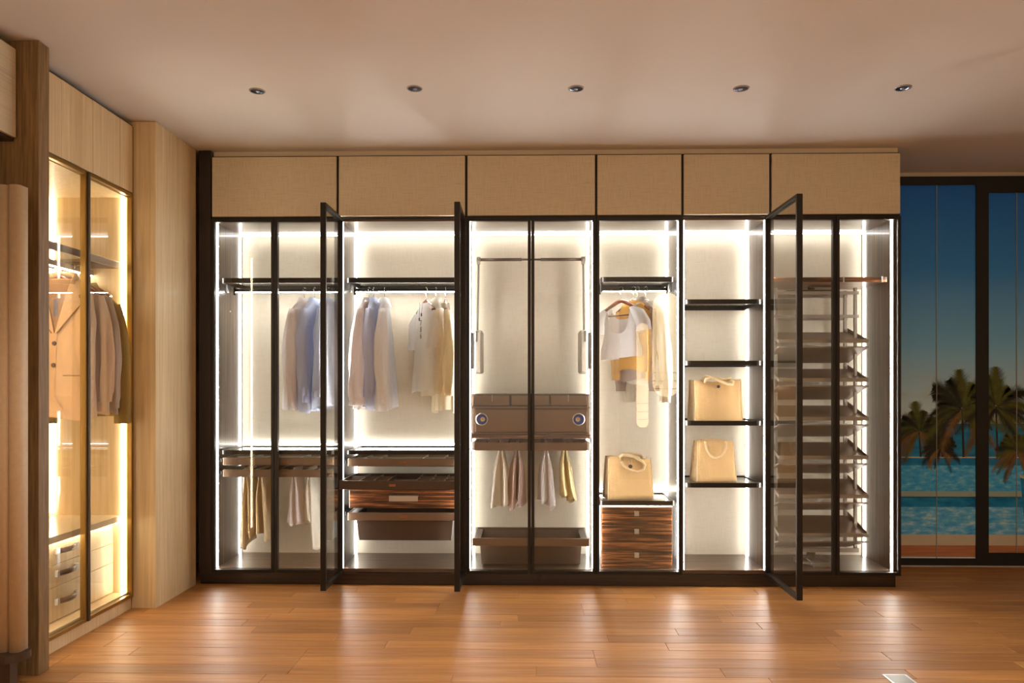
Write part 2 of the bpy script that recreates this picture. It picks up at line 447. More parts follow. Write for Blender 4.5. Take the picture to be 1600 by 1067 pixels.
# plinth under all six units and the dark filler strip at the left end
pl = empty('plinth', 'long dark macassar plinth under the whole row of wardrobe units', 'plinth', (0, YF + 0.05, 0))
boxpart('plinth_board', M['ebony_h'], pl, X(311, YF), X(845, YF), YF + 0.022, YF + 0.04, 0.0, 0.077)
boxpart('plinth_board', M['ebony_h'], pl, X(845.6, YF), BX[6] - 0.03, YF + 0.022, YF + 0.04, 0.0, 0.077)
boxpart('plinth_board', M['ebony_h'], pl, BX[6] - 0.05, BX[6] - 0.03, YF + 0.04, 5.70, 0.0, 0.077)
ep = mesh('filler_panel', MB().box(X(310.5, YF), BX[0] - 0.002, YF + 0.004, 5.7, 0.078, CZ - 0.004), M['ebony_d'], org=(BX[0] - 0.05, YF, 0.078))
tag(ep, 'tall dark ebony filler strip between oak column and first wardrobe unit', 'panel')

def led(parent, x0, x1, y, z):
    boxpart('led_strip', M['led_shelf'], parent, x0, x1, y - 0.005, y + 0.005, z - 0.005, z)
def frame_shelf(u, x0, x1, y0, y1, z0, z1, gl=True, name='shelf', bar=0.02, radius=0.03):
    """metal-edged shelf: rectangular frame with rounded front corners, glass infill as sub-part"""
    def ring(ins):
        pts = []
        xa, xb, ya, yb = x0 + ins, x1 - ins, y0 + ins, y1 - ins
        r = max(0.004, radius - ins)
        for cx, cy, a0 in ((xb - r, ya + r, -90), (xb - 0.003, yb - 0.003, 0), (xa + 0.003, yb - 0.003, 90), (xa + r, ya + r, 180)):
            rr = r if cy < (ya + yb) / 2 else 0.003
            for k in range(5):
                an = R(a0 + 90 * k / 4)
                pts.append((cx + rr * cos(an), cy + rr * sin(an)))
        return pts
    o, n = ring(0), ring(bar)
    m = MB()
    m.loft([[(p[0], p[1], z0) for p in o], [(p[0], p[1], z1) for p in o], [(p[0], p[1], z1) for p in n], [(p[0], p[1], z0) for p in n], [(p[0], p[1], z0) for p in o]], True, smooth=False)
    s = mesh(name, m, M['frame'], u)
    if gl:
        boxpart('glass_panel', M['glass_shelf'], s, x0 + bar * 0.6, x1 - bar * 0.6, y0 + bar * 0.6, y1 - bar * 0.6, z1 - 0.012, z1 - 0.006)
    return s
def rail_set(u, i, brackets):
    a, b = BX[i] + 0.03, BX[i + 1] - 0.03
    z0, z1 = 2.118, 2.154
    s = frame_shelf(u, a + 0.012, b - 0.012, 5.175, 5.60, z0, z1)
    r = boxpart('hanging_rail', M['frame'], u, a + 0.02, b - 0.02, 5.392, 5.412, 2.084, 2.106, 0.003)
    boxpart('led_strip', M['led_rail'], r, a + 0.03, b - 0.03, 5.396, 5.408, 2.079, 2.084)
    for xb in (a + 0.016, b - 0.03):
        boxes('rail_bracket', M['ebony_d'], u, [(xb, xb + 0.014, 5.392, 5.413, 2.06, z0 + 0.004), (xb, xb + 0.014, 5.25, 5.27, 2.06, z0 + 0.004)])
for i in (0, 1, 3):
    rail_set(U[i], i, True)

def leather_tag(parent, x, y, z):
    boxpart('leather_tag', M['leather_tag'], parent, x - 0.022, x + 0.022, y - 0.003, y, z - 0.008, z + 0.008, 0.002)

def metal_tray(u, name, x0, x1, y0, y1, z0, z1, mat, wall=0.012, floor_z=None, tagx=None):
    m = MB()
    m.box(x0, x1, y0, y0 + wall, z0, z1, 0.003)
    m.box(x0, x0 + wall, y0 + wall, y1, z0, z1); m.box(x1 - wall, x1, y0 + wall, y1, z0, z1)
    m.box(x0 + wall, x1 - wall, y1 - wall, y1, z0, z1)
    m.box(x0 + wall, x1 - wall, y0 + wall, y1 - wall, z0, z0 + 0.006)
    t = mesh(name, m, mat, u)
    if tagx is not None: leather_tag(t, tagx, y0, (z0 + z1) / 2)
    return t
def dividers(t, x0, x1, y0, y1, z0, z1, xs, ny, mat):
    for x in xs:
        boxpart('divider', mat, t, x - 0.003, x + 0.003, y0, y1, z0, z1)
    for k in range(1, ny):
        y = y0 + (y1 - y0) * k / ny
        boxpart('divider', mat, t, x0, x1, y - 0.003, y + 0.003, z0, z1)

def brackets(u, i, z, y0=5.2, y1=5.6):
    a, b = BX[i] + 0.018, BX[i + 1] - 0.018
    boxes('drawer_runner', M['black'], u, [(xa, xb, y0, y1, z - 0.012, z + 0.012) for xa, xb in ((a, a + 0.02), (b - 0.02, b))])

# ---- unit 1: shelf, jewellery tray, trouser rack
u = U[0]; a, b = BX[0] + 0.03, BX[1] - 0.03
frame_shelf(u, a + 0.012, b - 0.012, 5.175, 5.60, 0.905, 0.934)
led(u, BX[0] + 0.03, BX[1] - 0.03, YB - 0.015, 0.946)
t = metal_tray(u, 'jewellery_tray', a + 0.022, b - 0.022, 5.19, 5.60, 0.826, 0.880, M['bronze'], tagx=(a + b) / 2 + 0.05)
dividers(t, a + 0.04, b - 0.04, 5.21, 5.59, 0.834, 0.872, [a + 0.04 + (b - a - 0.08) * q for q in (0.17, 0.34, 0.66, 0.83)], 2, M['grey_metal'])
boxpart('tray_liner', M['pad'], t, a + 0.036, b - 0.036, 5.204, 5.588, 0.832, 0.850)
brackets(u, 0, 0.86); brackets(u, 0, 0.77)
t = metal_tray(u, 'trouser_rack', a + 0.022, b - 0.022, 5.19, 5.205, 0.742, 0.796, M['bronze'], wall=0.005, tagx=(a + b) / 2 + 0.05)
def rods(parent, x0, x1, n, y0, y1, z):
    for k in range(n):
        x = x0 + (x1 - x0) * k / (n - 1)
        mesh('trouser_rod', MB().tube([(x, y0, z), (x, y1, z)], 0.006, 8), M['frame'], parent)
rods(t, a + 0.09, b - 0.09, 8, 5.205, 5.58, 0.782)
boxpart('rear_bar', M['bronze_dark'], t, a + 0.022, b - 0.022, 5.58, 5.60, 0.756, 0.792)
boxpart('side_bar', M['bronze_dark'], t, a + 0.022, a + 0.034, 5.205, 5.58, 0.760, 0.792)
boxpart('side_bar', M['bronze_dark'], t, b - 0.034, b - 0.022, 5.205, 5.58, 0.760, 0.792)

# ---- unit 2
u = U[1]; a, b = BX[1] + 0.03, BX[2] - 0.03
frame_shelf(u, a + 0.012, b - 0.012, 5.175, 5.60, 0.905, 0.934)
led(u, BX[1] + 0.03, BX[2] - 0.03, YB - 0.015, 0.946)
t = metal_tray(u, 'jewellery_tray', a + 0.022, b - 0.022, 5.19, 5.60, 0.820, 0.876, M['bronze'], tagx=X(630, 5.19))
dividers(t, a + 0.04, b - 0.04, 5.21, 5.59, 0.834, 0.868, [a + 0.04 + (b - a - 0.08) * q for q in (0.1, 0.25, 0.66, 0.86)], 2, M['grey_metal'])
boxpart('tray_liner', M['pad'], t, a + 0.036, b - 0.036, 5.204, 5.588, 0.827, 0.846)
brackets(u, 1, 0.85)
xa, xb = BX[1] + 0.043, BX[2] - 0.043
t = metal_tray(u, 'accessory_tray', xa, xb, 4.985, 5.43, 0.683, 0.744, M['bronze_dark'], wall=0.016, tagx=X(613, 4.985))
boxpart('tray_liner', M['velvet'], t, xa + 0.016, xb - 0.016, 5.001, 5.414, 0.689, 0.700)
W_ = xb - xa
for q in (0.15, 0.27, 0.39, 0.63, 0.75, 0.87):
    x = xa + W_ * q
    boxpart('divider', M['bronze'], t, x - 0.003, x + 0.003, 5.001, 5.414, 0.700, 0.738)
for q0, q1 in ((0.02, 0.39), (0.63, 0.98)):
    for y in (5.14, 5.28):
        boxpart('divider', M['bronze'], t, xa + W_ * q0, xa + W_ * q1, y - 0.003, y + 0.003, 0.700, 0.738)
boxpart('leather_pad', M['leather'], t, xa + W_ * 0.40, xa + W_ * 0.62, 5.01, 5.24, 0.700, 0.726, 0.004)
boxes('drawer_runner', M['black'], u, [(BX[1] + 0.018, BX[1] + 0.043, 5.17, 5.6, 0.70, 0.725), (BX[2] - 0.043, BX[2] - 0.018, 5.17, 5.6, 0.70, 0.725)])
dz0, dz1 = Z(630, 794, 5.20), Z(630, 765.5, 5.20)
d = boxpart('drawer', M['macassar'], u, a + 0.03, b - 0.03, 5.20, 5.222, dz0, dz1, 0.002)
m = MB(); m.box(a + 0.045, a + 0.06, 5.222, 5.60, dz0 + 0.01, dz1 - 0.02); m.box(b - 0.06, b - 0.045, 5.222, 5.60, dz0 + 0.01, dz1 - 0.02)
m.box(a + 0.06, b - 0.06, 5.585, 5.60, dz0 + 0.01, dz1 - 0.02); m.box(a + 0.06, b - 0.06, 5.222, 5.585, dz0 + 0.01, dz0 + 0.02)
mesh('drawer_box', m, M['ebony_d'], d)
hx0, hx1 = X(608, 5.18), X(653, 5.18)
m = MB(); m.box(hx0, hx1, 5.172, 5.178, Z(630, 783, 5.18), Z(630, 776, 5.18), 0.001); m.box(hx0, hx1, 5.172, 5.20, Z(630, 776, 5.18) - 0.002, Z(630, 774.5, 5.18) + 0.001, 0.001)
mesh('handle', m, M['steel'], d)
def basket(u, x0, x1, y0, y1, zr0, zr1, zb, taper, tagx):
    m = MB()
    m.box(x0, x1, y0, y0 + 0.014, zr0, zr1, 0.004)
    m.box(x0, x0 + 0.014, y0 + 0.014, y1, zr0 + 0.01, zr1); m.box(x1 - 0.014, x1, y0 + 0.014, y1, zr0 + 0.01, zr1)
    m.box(x0 + 0.014, x1 - 0.014, y1 - 0.014, y1, zr0 + 0.01, zr1)
    bs = mesh('laundry_basket', m, M['bronze'], u)
    t0 = [(x0 + 0.05, y0 + 0.03, zr1 - 0.012), (x1 - 0.05, y0 + 0.03, zr1 - 0.012), (x1 - 0.05, y1 - 0.02, zr1 - 0.012), (x0 + 0.05, y1 - 0.02, zr1 - 0.012)]
    b0 = [(x0 + 0.05 + taper, y0 + 0.06, zb), (x1 - 0.05 - taper, y0 + 0.06, zb), (x1 - 0.05 - taper, y1 - 0.05, zb), (x0 + 0.05 + taper, y1 - 0.05, zb)]
    ins = lambda P, e, dz: [(P[0][0] + e, P[0][1] + e, P[0][2] + dz), (P[1][0] - e, P[1][1] + e, P[1][2] + dz), (P[2][0] - e, P[2][1] - e, P[2][2] + dz), (P[3][0] + e, P[3][1] - e, P[3][2] + dz)]
    out = [(x0 + 0.012, y0 + 0.012, zr1 - 0.004), (x1 - 0.012, y0 + 0.012, zr1 - 0.004), (x1 - 0.012, y1 - 0.012, zr1 - 0.004), (x0 + 0.012, y1 - 0.012, zr1 - 0.004)]
    m = MB(); m.loft([out, t0, b0], True, False, True, False)
    m.loft([out, ins(t0, 0.006, 0.002), ins(b0, 0.006, 0.006)], True, False, True, False)
    mesh('basket_tub', m, M['bronze_dark'], bs)
    if tagx: leather_tag(bs, tagx, y0, (zr0 + zr1) / 2)
    return bs
basket(u, a + 0.02, b - 0.02, 5.19, 5.58, Z(630, 813.5, 5.19), Z(630, 801, 5.19), Z(630, 844, 5.25), 0.02, X(631, 5.19))
brackets(u, 1, Z(630, 803, 5.19))

# ---- unit 3: pull-down rail, winder drawer, trouser rack, basket
u = U[2]; a, b = BX[2] + 0.018, BX[3] - 0.018
py_ = 5.30
pd = empty('pull_down_rail_origin', '', '', (0, 0, 0)); bpy.data.objects.remove(pd)
xl, xr = X(748, py_), X(911, py_); zt = Z(830, 405.5, py_)
m = MB(); m.tube([(xl, py_, zt), (X(815, py_), py_, zt)], 0.011, 12); m.tube([(X(845, py_), py_, zt), (xr, py_, zt)], 0.011, 12)
m.tube([(X(813, py_), py_, zt), (X(847, py_), py_, zt)], 0.007, 12)
rail = mesh('pull_down_rail', m, M['bronze_dark'], u)
for xs_, x2, sg in ((xl, X(746, py_), 1), (xr, X(912.5, py_), -1)):
    mesh('lift_arm', MB().tube([(xs_, py_, zt + 0.014), (xs_ + (x2 - xs_) * 0.5, py_, (zt + Z(746, 520, py_)) / 2), (x2, py_, Z(746, 530, py_))], 0.0075, 10), M['grey_metal'], rail)
    m = MB(); m.cyl((xs_ - 0.014, py_, zt), 'x', 0.017, 0.017, 0.028, 16); m.box(xs_ - 0.012, xs_ + 0.012, py_ - 0.012, py_ + 0.012, zt - 0.035, zt + 0.02, 0.003)
    mesh('elbow_joint', m, M['grey_metal'], rail)
    xc_ = X(748, py_) if sg > 0 else X(911, py_)
    m = MB(); m.box(xc_ - 0.032, xc_ + 0.032, py_ - 0.09, py_ + 0.09, Z(748, 583.5, py_ - 0.09), Z(748, 515.5, py_ - 0.09), 0.016)
    mesh('lift_housing', m, M['grey_metal'], rail)
    boxpart('slot_cover', M['black'], rail, x2 - 0.006, x2 + 0.006, py_ - 0.094, py_ - 0.089, Z(748, 534, py_ - .09), Z(748, 517, py_ - .09))
    x_in = a if sg > 0 else b
    boxpart('mounting_block', M['ebony_d'], rail, min(x_in, xc_ - sg * 0.03), max(x_in, xc_ - sg * 0.03), py_ - 0.06, py_ + 0.08, Z(748, 576, py_), Z(748, 521, py_))
yf = 5.17
zz = lambda py: Z(830, py, yf)
m = MB()
xA, xB = X(737, yf), X(921, yf)
m.box(xA, xB, yf + 0.012, 5.60, zz(677), zz(634.5))               # winder body
m.box(xA, xB, yf + 0.05, 5.60, zz(634.5), zz(632.5))
m.box(xA, xA + 0.012, yf + 0.012, 5.60, zz(634.5), zz(617)); m.box(xB - 0.012, xB, yf + 0.012, 5.60, zz(634.5), zz(617))
m.box(xA + 0.012, xB - 0.012, 5.58, 5.60, zz(634.5), zz(617)); m.box(xA, xB, yf + 0.012, 5.60, zz(617), zz(615.5))
wbx = mesh('winder_cabinet', m, M['bronze_dark'], u)
boxpart('front_panel', M['bronze'], wbx, X(743, yf), X(917, yf), yf, yf + 0.014, zz(675), zz(640), 0.002)
m = MB(); m.box(xA - 0.004, xB + 0.004, yf - 0.006, yf + 0.02, zz(637.5), zz(635), 0.002); m.box(xA - 0.004, xB + 0.004, yf - 0.006, yf + 0.02, zz(678), zz(676), 0.002)
mesh('edge_trim', m, M['bronze'], wbx)
for q0, q1 in ((739, 796), (799, 858), (861, 917)):
    boxpart('small_drawer', M['bronze'], wbx, X(q0, yf), X(q1, yf), yf + 0.002, yf + 0.016, zz(633.5), zz(618), 0.002)
for q in (769, 888):
    boxpart('tab_handle', M['grey_metal'], wbx, X(q, yf) - 0.004, X(q, yf) + 0.004, yf - 0.012, yf + 0.004, zz(627.5), zz(617), 0.001)
boxpart('wood_base_rail', M['macassar'], wbx, xA - 0.004, xB + 0.004, yf - 0.004, 5.60, zz(685), zz(678.3), 0.002)
for n_, q in enumerate((753, 904)):
    x, z_ = X(q, yf), zz(655)
    m = MB(); m.lathe((x, yf, z_), 'y', [(0.033, 0.0), (0.041, -0.004), (0.0435, -0.010), (0.038, -0.012), (0.036, -0.009), (0.036, -0.002)], 28)
    wd_ = mesh('watch_winder', m, M['steel'], wbx)
    mesh('winder_cup', MB().lathe((x, yf, z_), 'y', [(0.0365, -0.009), (0.027, -0.0045), (0.0, -0.004)], 28), M['blue'], wbx)
    s_ = 1 if q < 800 else -1
    w_ = empty('wristwatch', 'ivory wristwatch in the blue watch winder on the %s of the brown drawer' % ('left' if s_ > 0 else 'right'), 'watch', (x + 0.006 * s_, yf - 0.011, z_), 'watches in the winders')
    mesh('watch_case', MB().lathe((x + 0.006 * s_, yf - 0.005, z_), 'y', [(0.016, 0), (0.0185, -0.006), (0.0175, -0.011), (0.0155, -0.011)], 20), M['gold'], w_)
    mesh('watch_dial', MB().cyl((x + 0.006 * s_, yf - 0.015, z_), 'y', 0.0155, 0.0155, 0.003, 20), M['ivory'], w_)
    boxes('watch_hand', M['ink'], w_, [(x + 0.006 * s_ - 0.001, x + 0.006 * s_ + 0.001, yf - 0.0165, yf - 0.0152, z_, z_ + 0.011), (x + 0.006 * s_, x + 0.006 * s_ + 0.008, yf - 0.0165, yf - 0.0152, z_ - 0.001, z_ + 0.001)])
t = metal_tray(u, 'trouser_rack', X(741, yf), X(918, yf), yf, yf + 0.016, zz(704), zz(691.5), M['bronze'], wall=0.005)
boxes('corner_cap', M['steel'], t, [(X(737, yf), X(741, yf), yf + 0.004, yf + 0.03, zz(704), zz(690)), (X(918, yf), X(922, yf), yf + 0.004, yf + 0.03, zz(704), zz(690))], 0.003)
rods(t, X(760, yf), X(900, yf), 9, yf + 0.014, 5.58, zz(693))
boxpart('rear_bar', M['bronze_dark'], t, a + 0.02, b - 0.02, 5.58, 5.60, zz(702), zz(692))
boxpart('side_bar', M['grey_metal'], t, a + 0.01, a + 0.022, yf + 0.03, 5.58, zz(702), zz(693)); boxpart('side_bar', M['grey_metal'], t, b - 0.022, b - 0.01, yf + 0.03, 5.58, zz(702), zz(693))
basket(u, X(738, yf), X(921, yf), yf, 5.58, zz(853.5), zz(841), 0.125, 0.012, None)
# ---- unit 4: chest shelf
u = U[3]
frame_shelf(u, BX[3] + 0.03, X(1056, 5.175), 5.175, 5.60, Z(1000, 790, 5.175), Z(1000, 782.5, 5.175))
led(u, BX[3] + 0.03, BX[4] - 0.03, YB - 0.015, Z(1000, 782, 5.175) + 0.02)
# ---- unit 5: four shelves
u = U[4]
SH5 = []
for py in (467.5, 563.5, 657.5, 754.5):
    z1 = Z(1130, py, 5.175); z0 = z1 - 0.033
    SH5.append(z1)
    frame_shelf(u, BX[4] + 0.02, BX[5] - 0.024, 5.175, 5.615, z0, z1, radius=0.05)

# ---- unit 6: rotating shoe rack (a thing of its own, turning on its frame)
u = U[5]
boxpart('fixed_shelf', M['macassar'], u, BX[5] + 0.02, X(1386, 5.2), 5.2, 5.60, Z(1300, 440.5, 5.2), Z(1300, 433, 5.2), 0.002)
for q in (1318, 1378):
    boxpart('shelf_bracket', M['steel'], u, X(q, 5.2) - 0.004, X(q, 5.2) + 0.004, 5.194, 5.2, Z(1300, 441, 5.2), Z(1300, 432, 5.2))
xA, xB = X(1216, 5.19), X(1357, 5.19)
xc0 = (xA + xB) / 2
rack = empty('shoe_rack', 'revolving shoe rack of tilted brown metal trays in the right unit', 'shoe rack', (xc0, 5.40, ZI0 + 0.02))
ztop, zbot = Z(1340, 456, 5.40), Z(1340, 859, 5.40)
for (x, y) in ((xA + 0.03, 5.33), (xA + 0.03, 5.50), (xB - 0.03, 5.33), (xB - 0.03, 5.50)):
    boxpart('upright', M['grey_metal'], rack, x - 0.009, x + 0.009, y - 0.012, y + 0.012, zbot, ztop + 0.02)
for py in (455.5, 492):
    z_ = Z(1300, py, 5.33)
    boxes('cross_bar', M['grey_metal'], rack, [(xA + 0.005, xB - 0.01, 5.315, 5.327, z_ - 0.022, z_), (xA + 0.005, xB - 0.01, 5.503, 5.515, z_ - 0.022, z_)])
boxes('cross_bar', M['grey_metal'], rack, [(xA + 0.005, xB - 0.01, 5.315, 5.327, zbot, zbot + 0.03), (xA + 0.005, xB - 0.01, 5.503, 5.515, zbot, zbot + 0.03)])
m = MB(); m.lathe((xc0, 5.41, ZI0), 'z', [(0.12, 0.0), (0.12, 0.02), (0.05, 0.03), (0.03, 0.045), (0.03, 0.10)], 24, True, True)
m.box(xc0 - 0.20, xc0 + 0.20, 5.39, 5.43, zbot - 0.01, zbot + 0.01)
mesh('turntable_base', m, M['grey_metal'], rack)
m = MB(); m.box(xc0 - 0.18, xc0 + 0.18, 5.38, 5.44, ztop + 0.0, ztop + 0.015); m.cyl((xc0, 5.41, ztop + 0.01), 'z', 0.025, 0.025, Z(1300, 441, 5.2) - ztop - 0.012, 16)
m.box(xc0 - 0.02, xc0 + 0.17, 5.36, 5.38, ztop + 0.03, ztop + 0.045)
mesh('top_pivot', m, M['bronze_dark'], rack)
def shoe_tray(zf, up):
    """one tilted tray; up: rises towards the back, else drops towards the back"""
    yfr, yrr = 5.19, 5.50
    if up: z0, z1 = zf, zf + 0.092
    else: z0, z1 = zf, zf - 0.098
    w0, w1 = 0.0, 0.004
    m = MB(); th = 0.004
    P = [(xA, yfr, z0), (xB, yfr, z0), (xB - w1, yrr, z1), (xA + w1, yrr, z1)]
    m.loft([P, [(p[0], p[1], p[2] - th) for p in P]], True, True, True, False)
    t = mesh('shoe_tray', m, M['bronze'], rack)
    if up:
        boxpart('front_lip', M['grey_metal'], t, xA, xB, yfr - 0.004, yfr, z0 - 0.006, z0 + 0.020)
    else:
        boxpart('front_lip', M['grey_metal'], t, xA, xB, yfr - 0.004, yfr, z0 - 0.004, z0 + 0.004)
    for x, s in ((xA, 1), (xB, -1)):
        hh = 0.03
        l0 = [(x, yfr, z0), (x, yfr, z0 + (0.018 if up else 0.004)), (x + s * 0.01, yrr, z1 + hh), (x + s * 0.01, yrr, z1)]
        m = MB(); m.loft([l0, [(p[0] + s * 0.003, p[1], p[2]) for p in l0]], True, True, True, False)
        mesh('side_lip', m, M['bronze'], t)
for k in range(6):
    shoe_tray(Z(1300, 534.5 + 60.6 * k, 5.19), True)
    shoe_tray(Z(1300, 542 + 60.8 * k, 5.19), False)
# loose hardware lying on the cabinet floor under the rack
m = MB()
bx0 = W(1262, 868, 5.45)
hb = empty('metal_bracket_box', 'long grey metal housing lying on the cabinet floor under the shoe rack', 'hardware', (X(1275, 5.35), 5.3, ZI0))
m = MB(); m.box(X(1267, 5.3), X(1300, 5.3), 5.24, 5.50, ZI0, ZI0 + 0.035, 0.004)
mesh('housing', m, M['grey_metal'], hb)
for q in range(3):
    mesh('screw_head', MB().cyl((X(1267, 5.3) - 0.001, 5.28 + 0.08 * q, ZI0 + 0.018), 'x', 0.006, 0.006, -0.003, 10), M['steel'], hb)

# ------------------------------------------------------------------ drawer chest in unit 4
yf = 5.20
cx0, cx1 = X(939.5, yf), X(1050, yf); cz0, cz1 = ZI0, Z(1000, 791, yf)
ch = empty('drawer_chest', 'striped macassar three-drawer chest under the jute bag with leather button', 'drawers', ((cx0 + cx1) / 2, 5.4, cz0))
m = MB(); m.box(cx0, cx0 + 0.01, yf, 5.60, cz0, cz1); m.box(cx1 - 0.01, cx1, yf, 5.60, cz0, cz1); m.box(cx0 + 0.01, cx1 - 0.01, yf, 5.60, cz1 - 0.01, cz1)
m.box(cx0 + 0.01, cx1 - 0.01, yf, 5.60, cz0, cz0 + 0.02); m.box(cx0 + 0.01, cx1 - 0.01, 5.58, 5.60, cz0 + 0.02, cz1 - 0.01)
mesh('body', m, M['macassar'], ch)
lv = [791.5, 818, 846, 890.5]
for q in range(3):
    z1, z0 = Z(995, lv[q], yf) - 0.002, Z(995, lv[q + 1], yf) + 0.002
    z0 = max(z0, cz0 + 0.004)
    d = boxpart('drawer', M['macassar'], ch, cx0 + 0.003, cx1 - 0.003, yf - 0.018, yf - 0.0005, z0, z1, 0.0015)
    zh = Z(995, (802, 830, 867)[q], yf - 0.02); xh = X(994.5, yf - 0.02)
    m = MB(); m.box(xh - 0.016, xh + 0.016, yf - 0.034, yf - 0.018, zh + 0.010, zh + 0.017, 0.002); m.box(xh - 0.016, xh + 0.016, yf - 0.034, yf - 0.030, zh - 0.017, zh + 0.010, 0.0015)
    mesh('knob', m, M['steel'], d)
boxpart('led_strip', M['led_shelf'], ch, cx0, cx1, yf - 0.012, yf - 0.004, cz1 + 0.0005, cz1 + 0.004)

# ------------------------------------------------------------------ jute bags
def tote(label, px, ybase, zbase, w, d, h, rz, taper=0.94, style='loop', seed=1):
    rg = random.Random(seed)
    o = empty('tote_bag', label, 'bag', (X(px, ybase), ybase, zbase), 'jute tote bags', rz)
    ORG[o] = Vector((0, 0, 0))
    def ring(z, k, pinch, wob):
        ww, dd = w / 2 * k, d / 2 * (1 - 0.35 * z / h)
        pts = []
        nx, ny_ = 12, 6
        for i_ in range(nx): pts.append((-ww + 2 * ww * i_ / nx, -dd))
        for i_ in range(ny_): pts.append((ww, -dd + 2 * dd * i_ / ny_))
        for i_ in range(nx): pts.append((ww - 2 * ww * i_ / nx, dd))
        for i_ in range(ny_): pts.append((-ww, dd - 2 * dd * i_ / ny_))
        out = []
        for (x, y) in pts:
            if abs(abs(x) - ww) < 1e-6 and abs(y) < dd - 1e-6:
                s = 1 - abs(y) / dd
                x -= math.copysign(pinch * s, x)
            else:
                y += wob * sin(x * 19 + z * 11 + seed) * (1 - (x / ww) ** 2) * (1 if y > 0 else 1)
            out.append((x, y, z + (0.012 * sin(x * 12 + seed) if z > h * 0.9 else 0)))
        return out
    N = 9
    outer = [ring(h * i_ / N, 1 - (1 - taper) * i_ / N, 0.045 * i_ / N, 0.010 * i_ / N) for i_ in range(N + 1)]
    inner = [ring(h * i_ / N, (1 - (1 - taper) * i_ / N) * 0.975, 0.045 * i_ / N, 0.010 * i_ / N) for i_ in range(N, 0, -1)]
    inner = [[(x, y * 0.94, z) for x, y, z in r_] for r_ in inner]
    m = MB(); m.loft(outer + inner, True, True, True)
    body = mesh('body', m, M['jute'], o, local=True)
    for sx in (-1, 1):
        for sy in (-1, 1):
            m = MB()
            rg2 = [((sx * w / 2 * (1 - (1 - taper) * i_ / N)), sy * d / 2 * (1 - 0.35 * i_ / N), h * i_ / N) for i_ in range(N + 1)]
            m.tube(rg2, 0.0035, 6)
            mesh('piping', m, M['cord'], o, local=True)
    dt = d / 2 * 0.65
    def handle(y, pts, r=0.0105):
        mesh('handle', MB().tube(pts, r, 10), M['cord'], o, local=True)
    def arc(cx, z0, rx, rz_, y0, y1, a0=0, a1=180, n=16):
        return [(cx - rx * cos(R(a0 + (a1 - a0) * q / n)), y0 + (y1 - y0) * sin(pi * q / n), z0 + rz_ * sin(R(a0 + (a1 - a0) * q / n))) for q in range(n + 1)]
    if style == 'loop':       # one handle stands in a ring, one hangs over the front
        handle(0, [(-0.06, -dt - 0.004, h * 0.95), (-0.075, -dt - 0.012, h * 1.03), (-0.05, -dt - 0.02, h * 1.12), (0.0, -dt - 0.022, h * 1.10), (0.05, -dt - 0.022, h * 1.0), (0.085, -dt - 0.022, h * 0.93), (0.105, -dt - 0.02, h * 0.84), (0.095, -dt - 0.018, h * 0.72), (0.05, -dt - 0.018, h * 0.66), (-0.01, -dt - 0.018, h * 0.72), (-0.055, -dt - 0.016, h * 0.83), (-0.065, -dt - 0.010, h * 0.93)])
        handle(0, arc(0.03, h * 0.97, 0.09, 0.035, dt, dt - 0.03))
        m = MB(); m.cyl((0.0, -dt - 0.006, h * 0.80), 'y', 0.014, 0.014, -0.012, 16)
        mesh('button', m, M['button'], o, local=True)
        mesh('button_loop', MB().tube([(-0.012, -dt, h * 0.97), (-0.006, -dt - 0.012, h * 0.88), (0.0, -dt - 0.014, h * 0.79), (0.008, -dt - 0.012, h * 0.88), (0.014, -dt, h * 0.97)], 0.003, 6), M['cord'], o, local=True)
    elif style == 'flop':     # both handles flopped over the rim
        handle(0, [(-0.10, -dt - 0.006, h * 0.92), (-0.095, -dt - 0.016, h * 1.02), (-0.05, -dt - 0.03, h * 1.06), (0.0, -dt - 0.032, h * 0.98), (0.06, -dt - 0.03, h * 0.90), (0.10, -dt - 0.026, h * 0.90), (0.11, -dt - 0.016, h * 0.96), (0.09, -dt - 0.006, h * 0.99)])
        handle(0, [(-0.09, dt, h * 0.97), (-0.06, dt - 0.03, h * 1.10), (0.0, -dt * 0.3, h * 1.04), (0.06, -dt * 0.8, h * 1.02), (0.11, -dt * 0.3, h * 1.06), (0.09, dt, h * 0.97)])
        m = MB(); m.cyl((0.0, -dt - 0.006, h * 0.84), 'y', 0.011, 0.011, -0.010, 16)
        mesh('button', m, M['button'], o, local=True)
    else:                     # handle hangs down in a U over the front, other one lies behind
        handle(0, [(-0.075, -dt - 0.002, h * 0.99)] + [(-0.075 * cos(pi * q / 12), -dt - 0.012, h * 0.93 - h * 0.34 * sin(pi * q / 12)) for q in range(13)] + [(0.075, -dt - 0.002, h * 0.99)], 0.0095)
        handle(0, arc(0, h * 0.96, 0.075, 0.02, dt * 0.9, dt * 0.2))
    return o
zsh = Z(1000, 782.5, 5.175)
tote('jute tote bag with round leather button standing on the drawer chest', 981, 5.36, zsh - 0.004, 0.335, 0.15, 0.29, R(9), 0.93, 'loop', 3)
tote('wide jute tote bag with flopped handles on the third shelf', 1117, 5.36, SH5[2] - 0.004, 0.35, 0.16, 0.29, R(8), 0.99, 'flop', 5)
tote('small jute tote bag with handle hanging in front on the lowest shelf', 1114, 5.36, SH5[3] - 0.004, 0.295, 0.14, 0.285, R(8), 0.90, 'u', 8)

